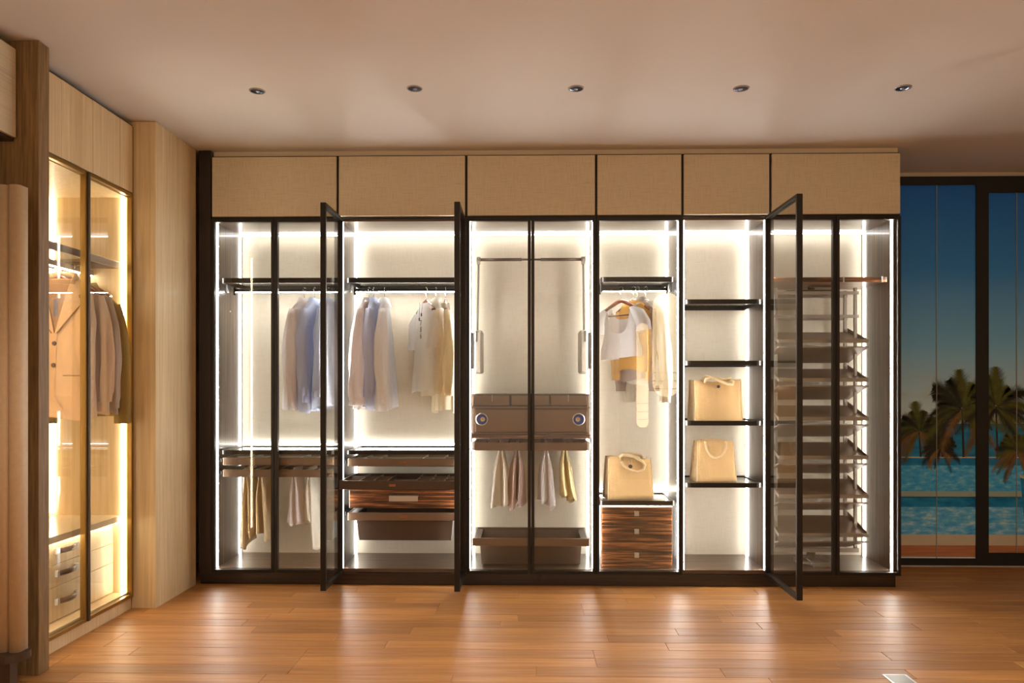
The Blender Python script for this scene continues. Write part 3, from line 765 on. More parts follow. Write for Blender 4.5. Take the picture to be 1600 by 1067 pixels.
# ------------------------------------------------------------------ hangers and clothes
def hanger(label, loc, rz, bar=False, hw=0.158, group='wooden clothes hangers'):
    o = empty('clothes_hanger', label, 'hanger', loc, group, rz); ORG[o] = Vector((0, 0, 0))
    hk = [(0, 0.0205 * cos(R(a)), -0.0105 + 0.0205 * sin(R(a))) for a in range(-30, 181, 15)]
    pts = hk + [(0, -0.017, -0.026), (0, -0.004, -0.042), (0, 0, -0.115)]
    mesh('hook', MB().tube(pts, 0.0022, 6), M['wire'], o, local=True)
    m = MB(); n = 12; P = []; rr = []
    for k in range(-n, n + 1):
        s = k / n
        P.append((0.006 * (s * s), hw * s, -0.098 - 0.074 * abs(s) ** 1.25 + 0.006 * (1 - abs(s))))
        rr.append((0.009 + 0.006 * abs(s), 0.016 - 0.006 * abs(s)))
    m.tube(P, rr, 10)
    mesh('shoulder_bar', m, M['hanger'], o, local=True)
    if bar:
        mesh('lower_bar', MB().tube([(0.004, -hw * 0.75, -0.20), (0.004, hw * 0.75, -0.20)], 0.006, 8), M['hanger'], o, local=True)
    return o

def gsurf(prm, y, z):
    a, b = prm(z)
    q = min(1.0, abs(y) / a)
    return b * (1 - q ** 2.6) ** 0.55
def garment(kind, label, cat, loc, rz, mat, L=0.74, hw=0.225, thick=0.05, sleeve=0.60, flare=0.02, folds=0.24, seed=1, group=None,
            collar=True, sway=0.0, neck=0.07, slr=(0.060, 0.045), top=-0.098, slx=0.0, shoulder_drop=0.095, cuff=True, placket=True, sl_out=0.02):
    o = empty(kind, label, cat, loc, group, rz); ORG[o] = Vector((0, 0, 0))
    rg = random.Random(seed); ph = [rg.uniform(0, 6.28) for _ in range(8)]
    zs_ = top - shoulder_drop
    def prm(z):
        if z > zs_:
            s = (top - z) / shoulder_drop
            a = neck + (hw - 0.01 - neck) * (s ** 0.8); b = 0.030 + (thick * 0.75 - 0.030) * s
        else:
            s = (zs_ - z) / (L + zs_) if L + zs_ > 0 else 0
            a = hw - 0.01 - 0.018 * sin(pi * min(1, s * 1.3)) + flare * s; b = thick * (0.75 + 0.85 * s)
        return a, b
    N, K = 26, 44
    rings = []
    for i_ in range(N + 1):
        s = i_ / N
        z = top - (L + top) * (s ** 1.25)
        a, b = prm(z); r_ = []
        am = folds * min(1, max(0, (s - 0.08) * 1.4))
        for k in range(K):
            th = 2 * pi * k / K
            c, sn = cos(th), sin(th)
            x = b * math.copysign(abs(c) ** 0.75, c); y = a * math.copysign(abs(sn) ** 0.9, sn)
            f = sin(4 * th + ph[0] + 1.5 * s) + 0.7 * sin(7 * th + ph[1] - 2.5 * s) + 0.4 * sin(11 * th + ph[2] + 4 * s)
            x += b * am * f * (0.5 + 0.5 * abs(c)) + sway * s * s; y += a * am * 0.18 * f
            zz_ = z + (0.012 * sin(2 * th + ph[3]) + 0.006 * sin(5 * th + ph[4])) * (s > 0.9)
            r_.append((x, y, zz_))
        rings.append(r_)
    mesh('body', MB().loft(rings), mat, o, local=True)
    if sleeve > 0:
        for sg in (-1, 1):
            P, rr = [], []
            n = 20
            for k in range(n + 1):
                s = k / n
                y = sg * (hw - 0.045 + sl_out * 2.2 * sin(min(1, s * 1.6) * pi / 2) - 0.012 * s)
                z = zs_ + 0.028 - (sleeve + 0.01) * s
                x = slx * s + 0.010 * sin(5 * s + ph[5] + sg) * s + sway * s * s * 0.6
                P.append((x, y, z))
                r0 = slr[0] + (slr[1] - slr[0]) * s
                r0 *= 0.5 + 0.5 * min(1, s * 3.5) ** 0.8
                if cuff and s > 0.94: r0 *= 0.9
                ring = []; am = folds * (0.25 + 0.75 * min(1, s * 1.5))
                for q in range(28):
                    th = 2 * pi * q / 28
                    m_ = 1 + am * (0.55 * sin(3 * th + ph[6] + sg + 3 * s) + 0.5 * sin(5 * th + ph[7] - 5 * s) + 0.35 * sin(8 * th + ph[3] + 7 * s)) + 0.03 * sin(19 * s + ph[2] + 2 * th)
                    ring.append((x + r0 * 0.85 * cos(th) * m_, y + r0 * sin(th) * m_, z))
                rr.append(ring)
            sl = mesh('sleeve', MB().loft(rr), mat, o, local=True)
            if cuff:
                e = P[-1]
                m = MB(); m.tube([(e[0], e[1], e[2] + 0.055), (e[0], e[1], e[2] + 0.003)], [(slr[1] * 0.80, slr[1] * 0.98)] * 2, 14, False)
                mesh('cuff', m, mat, sl, local=True)
    if collar:
        m = MB(); K2 = 18; r1, r2, r3 = [], [], []
        for k in range(K2 + 1):
            th = -0.25 * pi + (2 * pi - 0.0 * pi) * k / K2
            th = 0.12 * pi + (1.76 * pi) * k / K2
            x, y = cos(th), sin(th)
            pt = 0.03 * max(0, x) ** 2
            r1.append((0.040 * x, (neck + 0.004) * y, top - 0.012))
            r2.append((0.036 * x, (neck - 0.006) * y, top + 0.030 - pt * 0.4))
            r3.append((0.054 * x + 0.004, (neck + 0.016) * y, top - 0.012 - pt * 1.3))
        m.loft([r1, r2, r3], False)
        mesh('collar', m, mat, o, local=True)
    if placket:
        m = MB(); n = 18; l, r_ = [], []
        for k in range(n + 1):
            z = top - 0.01 - (L + top - 0.02) * k / n
            a, b = prm(z); s = (top - z) / (L + top)
            x = b * (1.06 + folds * min(1, max(0, (s - 0.08) * 1.4)) * (sin(ph[0] + 1.5 * s) + 0.7 * sin(ph[1] - 2.5 * s))) + sway * s * s + 0.002
            l.append((x, -0.016, z)); r_.append((x, 0.016, z))
        m.loft([l, r_], False); mesh('placket', m, mat, o, local=True)
    return o, prm

C = {}
C['white'] = cloth('white_cotton', srgb(250, 250, 252), 0.6)
C['blush'] = cloth('pale_blush_cotton', srgb(246, 240, 237), 0.6)
C['blue'] = cloth('pale_blue_cotton', srgb(212, 222, 246), 0.45)
C['blue_white'] = cloth('icy_blue_cotton', srgb(226, 234, 250), 0.6)
C['cream'] = cloth('cream_silk', srgb(240, 230, 204), 0.6)
C['ivory'] = cloth('ivory_cotton', srgb(248, 242, 228), 0.6)
C['mustard'] = cloth('mustard_knit', srgb(206, 158, 84), 0.12, 140)
C['taupe'] = cloth('taupe_wool', srgb(164, 144, 128), 0.1)
C['mauve'] = cloth('mauve_cotton', srgb(190, 168, 158), 0.15)
C['khaki'] = cloth('khaki_cotton', srgb(222, 200, 158), 0.15)
C['yellow'] = cloth('pale_yellow_cotton', srgb(234, 220, 164), 0.2)
C['blazer'] = cloth('beige_linen', srgb(206, 170, 132), 0.08, 300, 0.14)
C['lining'] = cloth('blazer_lining', srgb(156, 122, 94), 0.0)
C['beige'] = cloth('sand_linen', srgb(198, 168, 140), 0.1)
C['greymauve'] = cloth('grey_mauve_cotton', srgb(168, 150, 136), 0.1)
C['olive'] = cloth('olive_wool', srgb(140, 116, 66), 0.05)
C['grey'] = cloth('slate_grey_cotton', srgb(120, 116, 128), 0.1)

RZ = 2.106; RY = 5.402
def rail_z(): return RZ
SH = 'shirts hanging on the wardrobe rails'
def hung(px, rz, glabel, hlabel, mat, kind='shirt', cat='shirt', **kw):
    x = X(px, RY)
    hanger(hlabel, (x, RY, RZ), rz)
    return garment(kind, glabel, cat, (x, RY, RZ), rz, mat, **kw)
# unit 1
hung(476, R(-10), 'pale blush long-sleeved shirt hanging leftmost behind the closed left doors', 'walnut hanger of the leftmost blush shirt', C['blush'], L=0.88, seed=1, sleeve=0.68, group=SH)
hung(492, R(-6), 'pale blue long-sleeved shirt hanging beside the leftmost blush shirt', 'walnut hanger of the pale blue shirt in the leftmost unit', C['blue'], L=0.895, seed=2, sleeve=0.66, group=SH)
hung(514, R(-2), 'icy white shirt hanging right of the blue shirt in the leftmost unit', 'walnut hanger of the icy white shirt in the leftmost unit', C['blue_white'], L=0.87, seed=3, sleeve=0.62, group=SH)
# unit 2
hung(577, R(-10), 'blush long-sleeved shirt hanging leftmost in the open unit', 'walnut hanger of the blush shirt in the open unit', C['blush'], L=0.87, seed=4, sleeve=0.68, group=SH, slr=(0.065, 0.062))
hung(584, R(2), 'pale blue shirt squeezed between two blush-white shirts in the open unit', 'walnut hanger of the blue shirt in the open unit', C['blue'], L=0.88, seed=5, sleeve=0.62, group=SH, thick=0.04)
hung(601, R(6), 'white shirt with broad collar hanging right of the blue shirt in the open unit', 'walnut hanger of the white broad-collared shirt', C['white'], L=0.88, seed=6, sleeve=0.72, group=SH, slr=(0.06, 0.05))
LR = R(180 + 30)
g, prm = hung(666, LR, 'white short-sleeved shirt with black lettering hanging in the open unit', 'walnut hanger of the lettered short-sleeved shirt', C['white'], L=0.76, seed=7, sleeve=0.26, slr=(0.06, 0.075), collar=False, cuff=False, placket=False, group=SH, top=-0.11, folds=0.08, thick=0.042, hw=0.21)
hung(681, R(180 + 16), 'ivory blouse with rolled cuffs hanging right of the lettered shirt', 'walnut hanger of the ivory blouse', C['ivory'], L=0.78, seed=8, sleeve=0.58, group=SH, thick=0.045)
hung(696, R(180 + 12), 'cream silk blouse hanging rightmost in the open unit', 'walnut hanger of the cream silk blouse', C['cream'], L=0.90, seed=9, sleeve=0.60, slr=(0.06, 0.065), collar=False, group=SH, top=-0.11)
# lettering and cord tips on the short-sleeved shirt
cu = bpy.data.curves.new('lettering', 'FONT'); cu.body = '7\n8\n6'; cu.size = 0.058; cu.extrude = 0.0006; cu.align_x = 'CENTER'; cu.space_line = 0.8
to = bpy.data.objects.new('tmp', cu); COL.objects.link(to)
bpy.context.view_layer.update()
me = bpy.data.meshes.new_from_object(to.evaluated_get(bpy.context.evaluated_depsgraph_get())); bpy.data.objects.remove(to)
me.materials.append(M['ink'])
lo = bpy.data.objects.new('lettering', me); COL.objects.link(lo); lo.parent = g
lo.location = (0.043, 0.0, -0.275); lo.rotation_euler = (R(90), 0, R(90))
def cord(y0, y1, z1):
    m = MB(); m.tube([(0.036, y0, -0.10), (0.040, y1, -0.16), (0.043, y1, z1)], 0.0012, 6)
    m.tube([(0.043, y1, z1), (0.043, y1, z1 - 0.022)], 0.0045, 8)
    mesh('neck_cord', m, M['ink'], g, local=True)
cord(-0.04, -0.03, -0.215); cord(0.03, 0.012, -0.185)
# unit 4
T4 = 'tops hanging in the narrow unit'
def scoop_top():
    x = X(970, RY); loc = (x, RY - 0.0, RZ); rz = R(180 + 42)
    hanger('walnut hanger with lower bar showing in the white top neckline', loc, rz, True, 0.175)
    o = empty('scoop_neck_top', 'white scoop-neck short top on the leftmost hanger above the drawer chest', 'top', loc, T4, rz); ORG[o] = Vector((0, 0, 0))
    hw, top, L = 0.175, -0.165, 0.515
    K, N = 40, 20
    rings = []
    for i_ in range(N + 1):
        s = i_ / N; r_ = []
        for k in range(K):
            th = 2 * pi * k / K; c, sn = cos(th), sin(th)
            a = hw - 0.03 * sin(pi * min(1, s * 1.25)) + 0.01 * s; b = 0.030 + 0.02 * s
            y = a * math.copysign(abs(sn) ** 0.9, sn); x_ = b * math.copysign(abs(c) ** 0.7, c)
            q = abs(y) / hw
            # scoop: the top edge dips between the straps, deeper in front
            dip = (0.17 if c > 0 else 0.06) * max(0, 1 - (q / 0.62) ** 4)
            ztop = top - dip - 0.03 * max(0, q - 0.7)
            z = ztop + (-L - ztop) * s
            f = sin(5 * th + 1.3 + 2 * s) + 0.6 * sin(9 * th + s)
            x_ += b * 0.10 * s * f
            z += (0.012 * sn * s)
            r_.append((x_, y, z))
        rings.append(r_)
    mesh('body', MB().loft(rings), C['white'], o, local=True)
    for sg in (-1, 1):
        P = [(0.0, sg * (hw - 0.055), top + 0.01), (0, sg * (hw - 0.01), top - 0.03), (0.0, sg * (hw + 0.03), top - 0.10), (0, sg * (hw + 0.038), top - 0.16)]
        mesh('sleeve', MB().tube(P, [(0.045, 0.02), (0.05, 0.045), (0.05, 0.058), (0.05, 0.06)], 14, False), C['white'], o, local=True)
    return o
scoop_top()
for px, rz, lab, hl, mt, kw in ((990, 180 + 40, 'mustard knit top hanging behind the white scoop-neck top', 'walnut hanger of the mustard top', 'mustard', dict(L=0.61, sleeve=0.50, hw=0.185, thick=0.03, collar=False, placket=False, slr=(0.045, 0.04))),
                            (996, 180 + 34, 'taupe shirt hanging between mustard top and cream cardigan', 'walnut hanger of the taupe shirt', 'taupe', dict(L=0.68, sleeve=0.58, hw=0.20, thick=0.03, slr=(0.045, 0.04))),
                            (1009, 180 + 28, 'cream long-sleeved cardigan hanging rightmost above the drawer chest', 'walnut hanger of the cream cardigan', 'ivory', dict(L=0.70, sleeve=0.66, hw=0.22, collar=False))):
    x = X(px, RY); hanger(hl, (x, RY, RZ), R(rz))
    garment('top' if mt == 'mustard' else ('shirt' if mt == 'taupe' else 'cardigan'), lab, 'top', (x, RY, RZ), R(rz), C[mt], seed=int(px), group=T4, **kw)

# trousers folded over the rods
TR = 'trousers folded over the pull-out rods'
def trousers(label, px, mat, La, Lb, w=0.24, flare=0.05, thick=0.016, drift=0.02, seed=1, yc=5.38, z=0.79):
    x = X(px, yc)
    o = empty('trousers', label, 'trousers', (x, yc, z), TR, 0); ORG[o] = Vector((0, 0, 0))
    rg = random.Random(seed)
    for sg, L in ((1, La), (-1, Lb)):
        ph = [rg.uniform(0, 6.28) for _ in range(5)]
        rings = []; N, K = 20, 30
        for i_ in range(N + 1):
            s = i_ / N; z_ = 0.010 - (L + 0.01) * s; r_ = []
            tk = 0.004 + thick * min(1, s * 2.2) * (1 + 0.8 * s); wd_ = w / 2 * (0.85 + 0.25 * s)
            cx = sg * (0.003 + (tk * 0.8 + 0.003) * min(1, s * 3)) + drift * s * s + sg * (flare - 0.05) * s ** 1.5 * 0.5
            for k in range(K):
                th = 2 * pi * k / K; c, sn = cos(th), sin(th)
                f = sin(3 * th + ph[0] + 2 * s) + 0.7 * sin(5 * th + ph[1] - 3 * s)
                xx = cx + tk * c * (1 + 0.30 * s * f) + 0.010 * s * sin(4.0 * sn + ph[2])
                yy = wd_ * math.copysign(abs(sn) ** 0.9, sn) * (1 + 0.05 * s * f)
                zz_ = z_ + (0.035 * sn * sin(ph[3]) + 0.01 * sin(3 * th + ph[4])) * s ** 3
                r_.append((xx, yy, zz_))
            rings.append(r_)
        mesh('trouser_leg', MB().loft(rings, True, True, True), mat, o, local=True)
    return o
zr = 0.79
trousers('crumpled khaki trousers hanging leftmost under the left trouser rack', 392, C['khaki'], 0.46, 0.56, seed=1, drift=0.0, thick=0.013)
trousers('khaki trousers hanging second from left under the left trouser rack', 414, C['khaki'], 0.50, 0.48, seed=2, drift=0.03, thick=0.013)
trousers('off-white trousers hanging third under the left trouser rack', 466, C['blush'], 0.41, 0.37, seed=3, drift=0.0, thick=0.013)
trousers('long ivory trousers hanging rightmost under the left trouser rack', 489, C['ivory'], 0.55, 0.40, seed=4, drift=0.02, thick=0.013)
z3 = Z(830, 693, 5.17)
trousers('white trousers hanging leftmost below the watch winder drawer', 783, C['ivory'], 0.46, 0.47, seed=5, z=z3, drift=-0.01, flare=0.06)
trousers('mauve trousers hanging beside the white pair below the watch winder drawer', 809, C['mauve'], 0.43, 0.46, seed=6, z=z3, drift=-0.015)
trousers('cream trousers hanging right of the centre stile below the watch winder', 853, C['white'], 0.46, 0.42, seed=7, z=z3, drift=0.0, thick=0.013)
trousers('pale yellow trousers hanging rightmost below the watch winder drawer', 882, C['yellow'], 0.43, 0.40, seed=8, z=z3, drift=0.03, thick=0.013)

# ------------------------------------------------------------------ left oak wardrobe (face at X = LX, seen at an angle)
LX = -2.452; LB = -2.955; LY0, LY1 = 3.56, 4.548
lw = empty('oak_wardrobe', 'pale oak wardrobe with gold-framed glass doors and warm light on the left wall', 'wardrobe', ((LX + LB) / 2, (LY0 + LY1) / 2, 0))
boxpart('side_panel', M['oak'], lw, LB, LX - 0.03, LY1 - 0.018, LY1, 0.0, 3.0)
boxpart('side_panel', M['oak'], lw, LB, LX - 0.03, LY0, LY0 + 0.018, 0.0, 3.0)
boxpart('back_panel', M['oak'], lw, LB - 0.015, LB, LY0, LY1, 0.0, 3.0)
boxpart('top_panel', M['oak'], lw, LB, LX - 0.03, LY0 + 0.018, LY1 - 0.018, 2.56, 2.58)
boxpart('bottom_panel', M['oak_h'], lw, LB, LX - 0.03, LY0 + 0.018, LY1 - 0.018, 0.082, 0.102)
boxpart('kick_board', M['oak'], lw, LX - 0.03, LX - 0.012, LY0, LY1, 0.0, 0.068)
# upper front made of separate veneered boards
nb = 7
for k in range(nb):
    y0 = LY0 + (LY1 - 0.006 - LY0) * k / nb; y1 = LY0 + (LY1 - 0.006 - LY0) * (k + 1) / nb
    boxpart('upper_board', M['oak'], lw, LX - 0.022, LX - 0.0015 * (k % 2), y0 + 0.0003, y1 - 0.0003, 2.592, 3.005)
boxpart('upper_edge', M['bronze_dark'], lw, LX - 0.024, LX - 0.006, LY0, LY1, 3.005, 3.014)
boxpart('upper_edge', M['bronze_dark'], lw, LX - 0.024, LX + 0.001, LY1 - 0.006, LY1, 2.592, 3.005)
ldoor_mid = 4.068
for (y0, y1) in ((LY0 + 0.002, ldoor_mid - 0.001), (ldoor_mid + 0.001, LY1 - 0.002)):
    z0, z1, s = 0.072, 2.586, 0.022
    m = MB(); m.box(LX - 0.028, LX + 0.004, y0, y0 + s, z0, z1, 0.003); m.box(LX - 0.028, LX + 0.004, y1 - s, y1, z0, z1, 0.003)
    m.box(LX - 0.028, LX + 0.002, y0 + s, y1 - s, z1 - s, z1, 0.003); m.box(LX - 0.028, LX + 0.002, y0 + s, y1 - s, z0, z0 + s, 0.003)
    d = mesh('door', m, M['gold'], lw)
    boxpart('glass_pane', M['glass'], d, LX - 0.014, LX - 0.010, y0 + s, y1 - s, z0 + s, z1 - s)
boxpart('door_pull', M['bronze_dark'], lw, LX + 0.004, LX + 0.014, ldoor_mid - 0.010, ldoor_mid + 0.010, 0.074, 2.582, 0.003)
def ledw(x0, x1, y0, y1, z0, z1):
    boxpart('led_strip', M['led_warm'], lw, x0, x1, y0, y1, z0, z1)
ye = LY1 - 0.018
ledw(LB + 0.004, LB + 0.016, ye - 0.010, ye, 0.60, 2.56)
ledw(LX - 0.060, LX - 0.046, ye - 0.010, ye, 0.102, 2.56)
ledw(LB + 0.004, LB + 0.016, LY0 + 0.018, LY0 + 0.028, 0.60, 2.56)
ledw(LX - 0.060, LX - 0.046, LY0 + 0.018, LY0 + 0.028, 0.102, 2.56)
# shelf frame over the rail
m = MB(); z0, z1 = 2.112, 2.154
m.box(LX - 0.075, LX - 0.058, LY0 + 0.03, ye - 0.03, z0, z1, 0.004); m.box(LB + 0.02, LB + 0.036, LY0 + 0.03, ye - 0.03, z0, z1, 0.004)
m.box(LB + 0.036, LX - 0.075, ye - 0.044, ye - 0.03, z0, z1, 0.003); m.box(LB + 0.036, LX - 0.075, LY0 + 0.03, LY0 + 0.044, z0, z1, 0.003)
s_ = mesh('shelf', m, M['bronze'], lw)
boxpart('glass_panel', M['glass_shelf'], s_, LB + 0.03, LX - 0.07, LY0 + 0.04, ye - 0.04, z1 - 0.012, z1 - 0.006)
LRX = -2.70
r_ = boxpart('hanging_rail', M['bronze'], lw, LRX - 0.012, LRX + 0.012, LY0 + 0.02, ye - 0.002, 2.074, 2.106, 0.003)
boxpart('led_strip', M['led_warm'], r_, LRX - 0.007, LRX + 0.007, LY0 + 0.03, ye - 0.01, 2.068, 2.074)
# worktop and drawers
boxpart('worktop', M['top_board'], lw, LB, LX - 0.062, LY0 + 0.018, ye, 0.548, 0.586, 0.003)
boxpart('led_strip', M['led_warm'], lw, LX - 0.10, LX - 0.09, LY0 + 0.03, ye - 0.005, 0.541, 0.548)
DX = LX - 0.115
lvl = [0.106, 0.292, 0.412, 0.536]
for k in range(3):
    d = boxpart('drawer', M['oak'], lw, DX - 0.02, DX, LY0 + 0.02, ye - 0.002, lvl[k] + 0.0015, lvl[k + 1] - 0.0015, 0.001)
    yh = YX(111, DX + 0.03); zh = (lvl[k] + lvl[k + 1]) / 2 + 0.01
    m = MB()
    P = [(DX + 0.004 + 0.026 * sin(pi * q / 10), yh - 0.085 + 0.17 * q / 10, zh) for q in range(11)]
    m.loft([[(p[0] + e, p[1], p[2] + f) for e, f in ((0, -0.014), (0.006, -0.014), (0.006, 0.014), (0, 0.014))] for p in P], True, True, True)
    mesh('strap_handle', m, M['leather'], d)
    for yy in (yh - 0.085, yh + 0.085):
        boxpart('chrome_cap', M['steel'], d, DX, DX + 0.016, yy - 0.012, yy + 0.012, zh - 0.017, zh + 0.017, 0.002)

# coats on the left rail: width runs along X, front towards the camera
CT = 'coats in the oak wardrobe'
def lh(y, hl): hanger(hl, (LRX, y, 2.106), R(-90))
y1_, y2_, y3_, y4_ = 4.225, 4.32, 4.395, 4.465
lh(y1_, 'walnut hanger inside the beige blazer behind the gold-framed door')
lh(y2_, 'walnut hanger of the sand jacket behind the beige blazer')
lh(y3_, 'walnut hanger of the grey-mauve shirt in the oak wardrobe')
lh(y4_, 'walnut hanger of the olive coat in the oak wardrobe')
g, prm = garment('blazer', 'beige linen blazer with notched lapels and brown buttons behind gold-framed glass', 'blazer', (LRX, y1_, 2.106), R(-90), C['blazer'], L=0.90, hw=0.19, thick=0.052, sleeve=0.60, folds=0.03, collar=False, placket=False, seed=21, group=CT, slr=(0.062, 0.055), top=-0.10, cuff=False, neck=0.085, sl_out=0.0)
def patch(parent, name, mat, yl, yr, z0, z1, eps, nx=6, nz=14):
    m = MB(); rows = []
    for i_ in range(nz + 1):
        z = z0 + (z1 - z0) * i_ / nz; row = []
        for k in range(nx + 1):
            y = yl(z) + (yr(z) - yl(z)) * k / nx
            row.append((gsurf(prm, y, z) * 1.04 + eps, y, z))
        rows.append(row)
    m.loft(rows, False)
    return mesh(name, m, mat, parent, local=True)
Vz = -0.42
patch(g, 'lining', C['lining'], lambda z: -0.075 * (z - Vz) / (-0.10 - Vz), lambda z: 0.075 * (z - Vz) / (-0.10 - Vz), -0.105, Vz, 0.003)
def lap(z):   # outer edge of the lapel
    s = (z + 0.10) / (Vz + 0.10)
    return (0.13 if 0.30 < s < 0.36 else 0.115 + 0.035 * min(1, s / 0.36)) if s < 0.36 else 0.155 * (1 - (s - 0.36) / 0.64) + 0.012
inner = lambda z: 0.080 * (z - Vz) / (-0.10 - Vz)
patch(g, 'lapel', C['blazer'], inner, lap, -0.115, Vz, 0.009)
patch(g, 'lapel', C['blazer'], lambda z: -inner(z), lambda z: -lap(z), -0.115, Vz, 0.009)
patch(g, 'pocket_flap', C['blazer'], lambda z: 0.06, lambda z: 0.155, -0.66, -0.71, 0.007, 4, 3)
patch(g, 'breast_pocket', C['blazer'], lambda z: 0.07, lambda z: 0.15, -0.40, -0.42, 0.006, 4, 2)
patch(g, 'front_edge', C['blazer'], lambda z: -0.012 + 0.10 * max(0, (-0.74 - z) / 0.16) ** 2, lambda z: 0.012 + 0.10 * max(0, (-0.74 - z) / 0.16) ** 2, Vz, -0.895, 0.004, 2, 16)
C['edge_line'] = cloth('blazer_edge_shade', srgb(150, 116, 84), 0.0)  # darker cloth imitates the shadow line along the lapel edges
for sg in (-1, 1):
    mesh('lapel_edge_shade', MB().tube([(gsurf(prm, lap(z), z) * 1.04 + 0.010, sg * lap(z), z) for z in [-0.118 + (Vz + 0.122) * q / 30 for q in range(31)]], 0.0035, 6), C['edge_line'], g, local=True)
    mesh('opening_edge_shade', MB().tube([(gsurf(prm, inner(z), z) * 1.04 + 0.006, sg * inner(z), z) for z in [-0.118 + (Vz + 0.122) * q / 16 for q in range(17)]], 0.0035, 6), C['edge_line'], g, local=True)
mesh('pocket_seam', MB().tube([(gsurf(prm, y, -0.66) * 1.04 + 0.008, y, -0.66) for y in (0.06, 0.09, 0.12, 0.155)], 0.003, 6), C['edge_line'], g, local=True)
mesh('inner_label', MB().add([(gsurf(prm, y, z) * 1.04 + 0.006, y, z) for y, z in ((-0.012, -0.22), (0.012, -0.22), (0.012, -0.32), (-0.012, -0.32))], [(0, 1, 2, 3)]), C['grey'], g, local=True)
for zb in (-0.475, -0.60):
    m2 = MB().cyl((gsurf(prm, 0.0, zb) * 1.04 + 0.004, 0.0, zb), 'x', 0.013, 0.011, 0.006, 16)
    mesh('button', m2, M['button'], g, local=True)
# rounded collar roll and hem
mesh('collar', MB().tube([(0.03, -0.085, -0.135), (-0.01, -0.082, -0.085), (-0.035, -0.04, -0.07), (-0.04, 0.0, -0.068), (-0.035, 0.04, -0.07), (-0.01, 0.082, -0.085), (0.03, 0.085, -0.135)], [(0.012, 0.022)] * 7, 10), C['blazer'], g, local=True)
garment('jacket', 'sand linen jacket hanging just behind the beige blazer', 'jacket', (LRX, y2_, 2.106), R(-90), C['beige'], L=0.88, hw=0.215, thick=0.038, sleeve=0.62, seed=22, group=CT, top=-0.115, folds=0.1, slr=(0.05, 0.042))
garment('shirt', 'grey-mauve long shirt between the sand jacket and the olive coat', 'shirt', (LRX, y3_, 2.106), R(-90), C['greymauve'], L=0.88, hw=0.22, thick=0.032, sleeve=0.66, seed=23, group=CT, top=-0.115, folds=0.14, slr=(0.045, 0.04))
garment('coat', 'olive wool coat hanging at the far end of the oak wardrobe', 'coat', (LRX, y4_, 2.106), R(-90), C['olive'], L=0.90, hw=0.235, thick=0.030, sleeve=0.72, seed=24, group=CT, top=-0.115, folds=0.06, slr=(0.045, 0.05), shoulder_drop=0.13)

# ------------------------------------------------------------------ column, post, overhead cabinet, tower on the left
KX = -2.312
colm = empty('column', 'pale oak-clad square column in the corner beside the dark wardrobe', 'column', ((KX + XL) / 2, 4.83, 0))
boxpart('core', M['oak'], colm, XL, KX - 0.014, LY1 + 0.018, YF + 0.0, 0, CZ - 0.002)
boxpart('cladding_panel', M['oak'], colm, LX - 0.01, KX - 0.002, LY1 + 0.003, LY1 + 0.017, 0, CZ - 0.003, 0.001)
ky = [LY1 + 0.003 + (YF + 0.0 - LY1 - 0.003) * k / 4 for k in range(5)]
for k in range(4):
    boxpart('cladding_panel', M['oak'], colm, KX - 0.013, KX, ky[k] + 0.0003, ky[k + 1] - 0.0003, 0, CZ - 0.003)
post = mesh('divider_post', MB().box(-2.955, -2.332, 3.478, 3.556, 0, CZ - 0.002, 0.002), M['post'], org=(-2.4, 3.517, 0))
tag(post, 'tall smoked oak divider post standing left of the lit oak wardrobe', 'post')
oc = empty('overhead_cabinet', 'overhead cabinet corner at the upper left beside the smoked oak post', 'cabinet', (-2.7, 3.0, 2.556))
boxpart('carcass', M['bronze_dark'], oc, -2.955, -2.45, 2.2, 3.474, 2.556, 3.0)
boxpart('door', M['linen_up'], oc, -2.449, -2.432, 2.2, 3.464, 2.570, 2.992, 0.002)
# fluted screen of rounded upholstered boards on a dark oak base
ys_ = 3.22
xe = X(29.5, ys_)
tw = empty('fluted_screen', 'tall screen of rounded beige upholstered boards on a dark oak base at left edge', 'screen', (xe - 0.2, ys_, 0))
zb0, zt0 = Z(15, 1020, ys_), Z(15, 288, ys_)
bwid = X(29.5, ys_) - X(10, ys_)
for k in range(8):
    x1 = xe - bwid * k; x0 = x1 - bwid + 0.001
    pr_ = [(x0 + (x1 - x0) * q / 8, ys_ + 0.012 - 0.014 * sin(pi * q / 8) ** 0.5) for q in range(9)] + [(x1, ys_ + 0.06), (x0, ys_ + 0.06)]
    m = MB(); m.loft([[(p[0], p[1], zb0) for p in pr_], [(p[0], p[1], zt0) for p in pr_]], True, True, True)
    mesh('upholstered_board', m, M['leather_tower'], tw)
hwb = 0.07; bc = (xe - 0.045, ys_ + 0.025)
prof = [(bc[0] + hwb * cos(R(a)), bc[1] + hwb * sin(R(a))) for a in range(-90, 91, 10)] + [(xe - bwid * 8, bc[1] + hwb), (xe - bwid * 8, bc[1] - hwb)]
m = MB(); m.loft([[(p[0], p[1], zb0 - 0.034) for p in prof], [(p[0], p[1], zb0 - 0.0005) for p in prof]], True, True, True, False)
mesh('base_board', m, M['bronze_dark'], tw)
boxpart('base_block', M['bronze_dark'], tw, xe - bwid * 8, xe - 0.04, ys_ + 0.0, ys_ + 0.05, 0, zb0 - 0.0345)

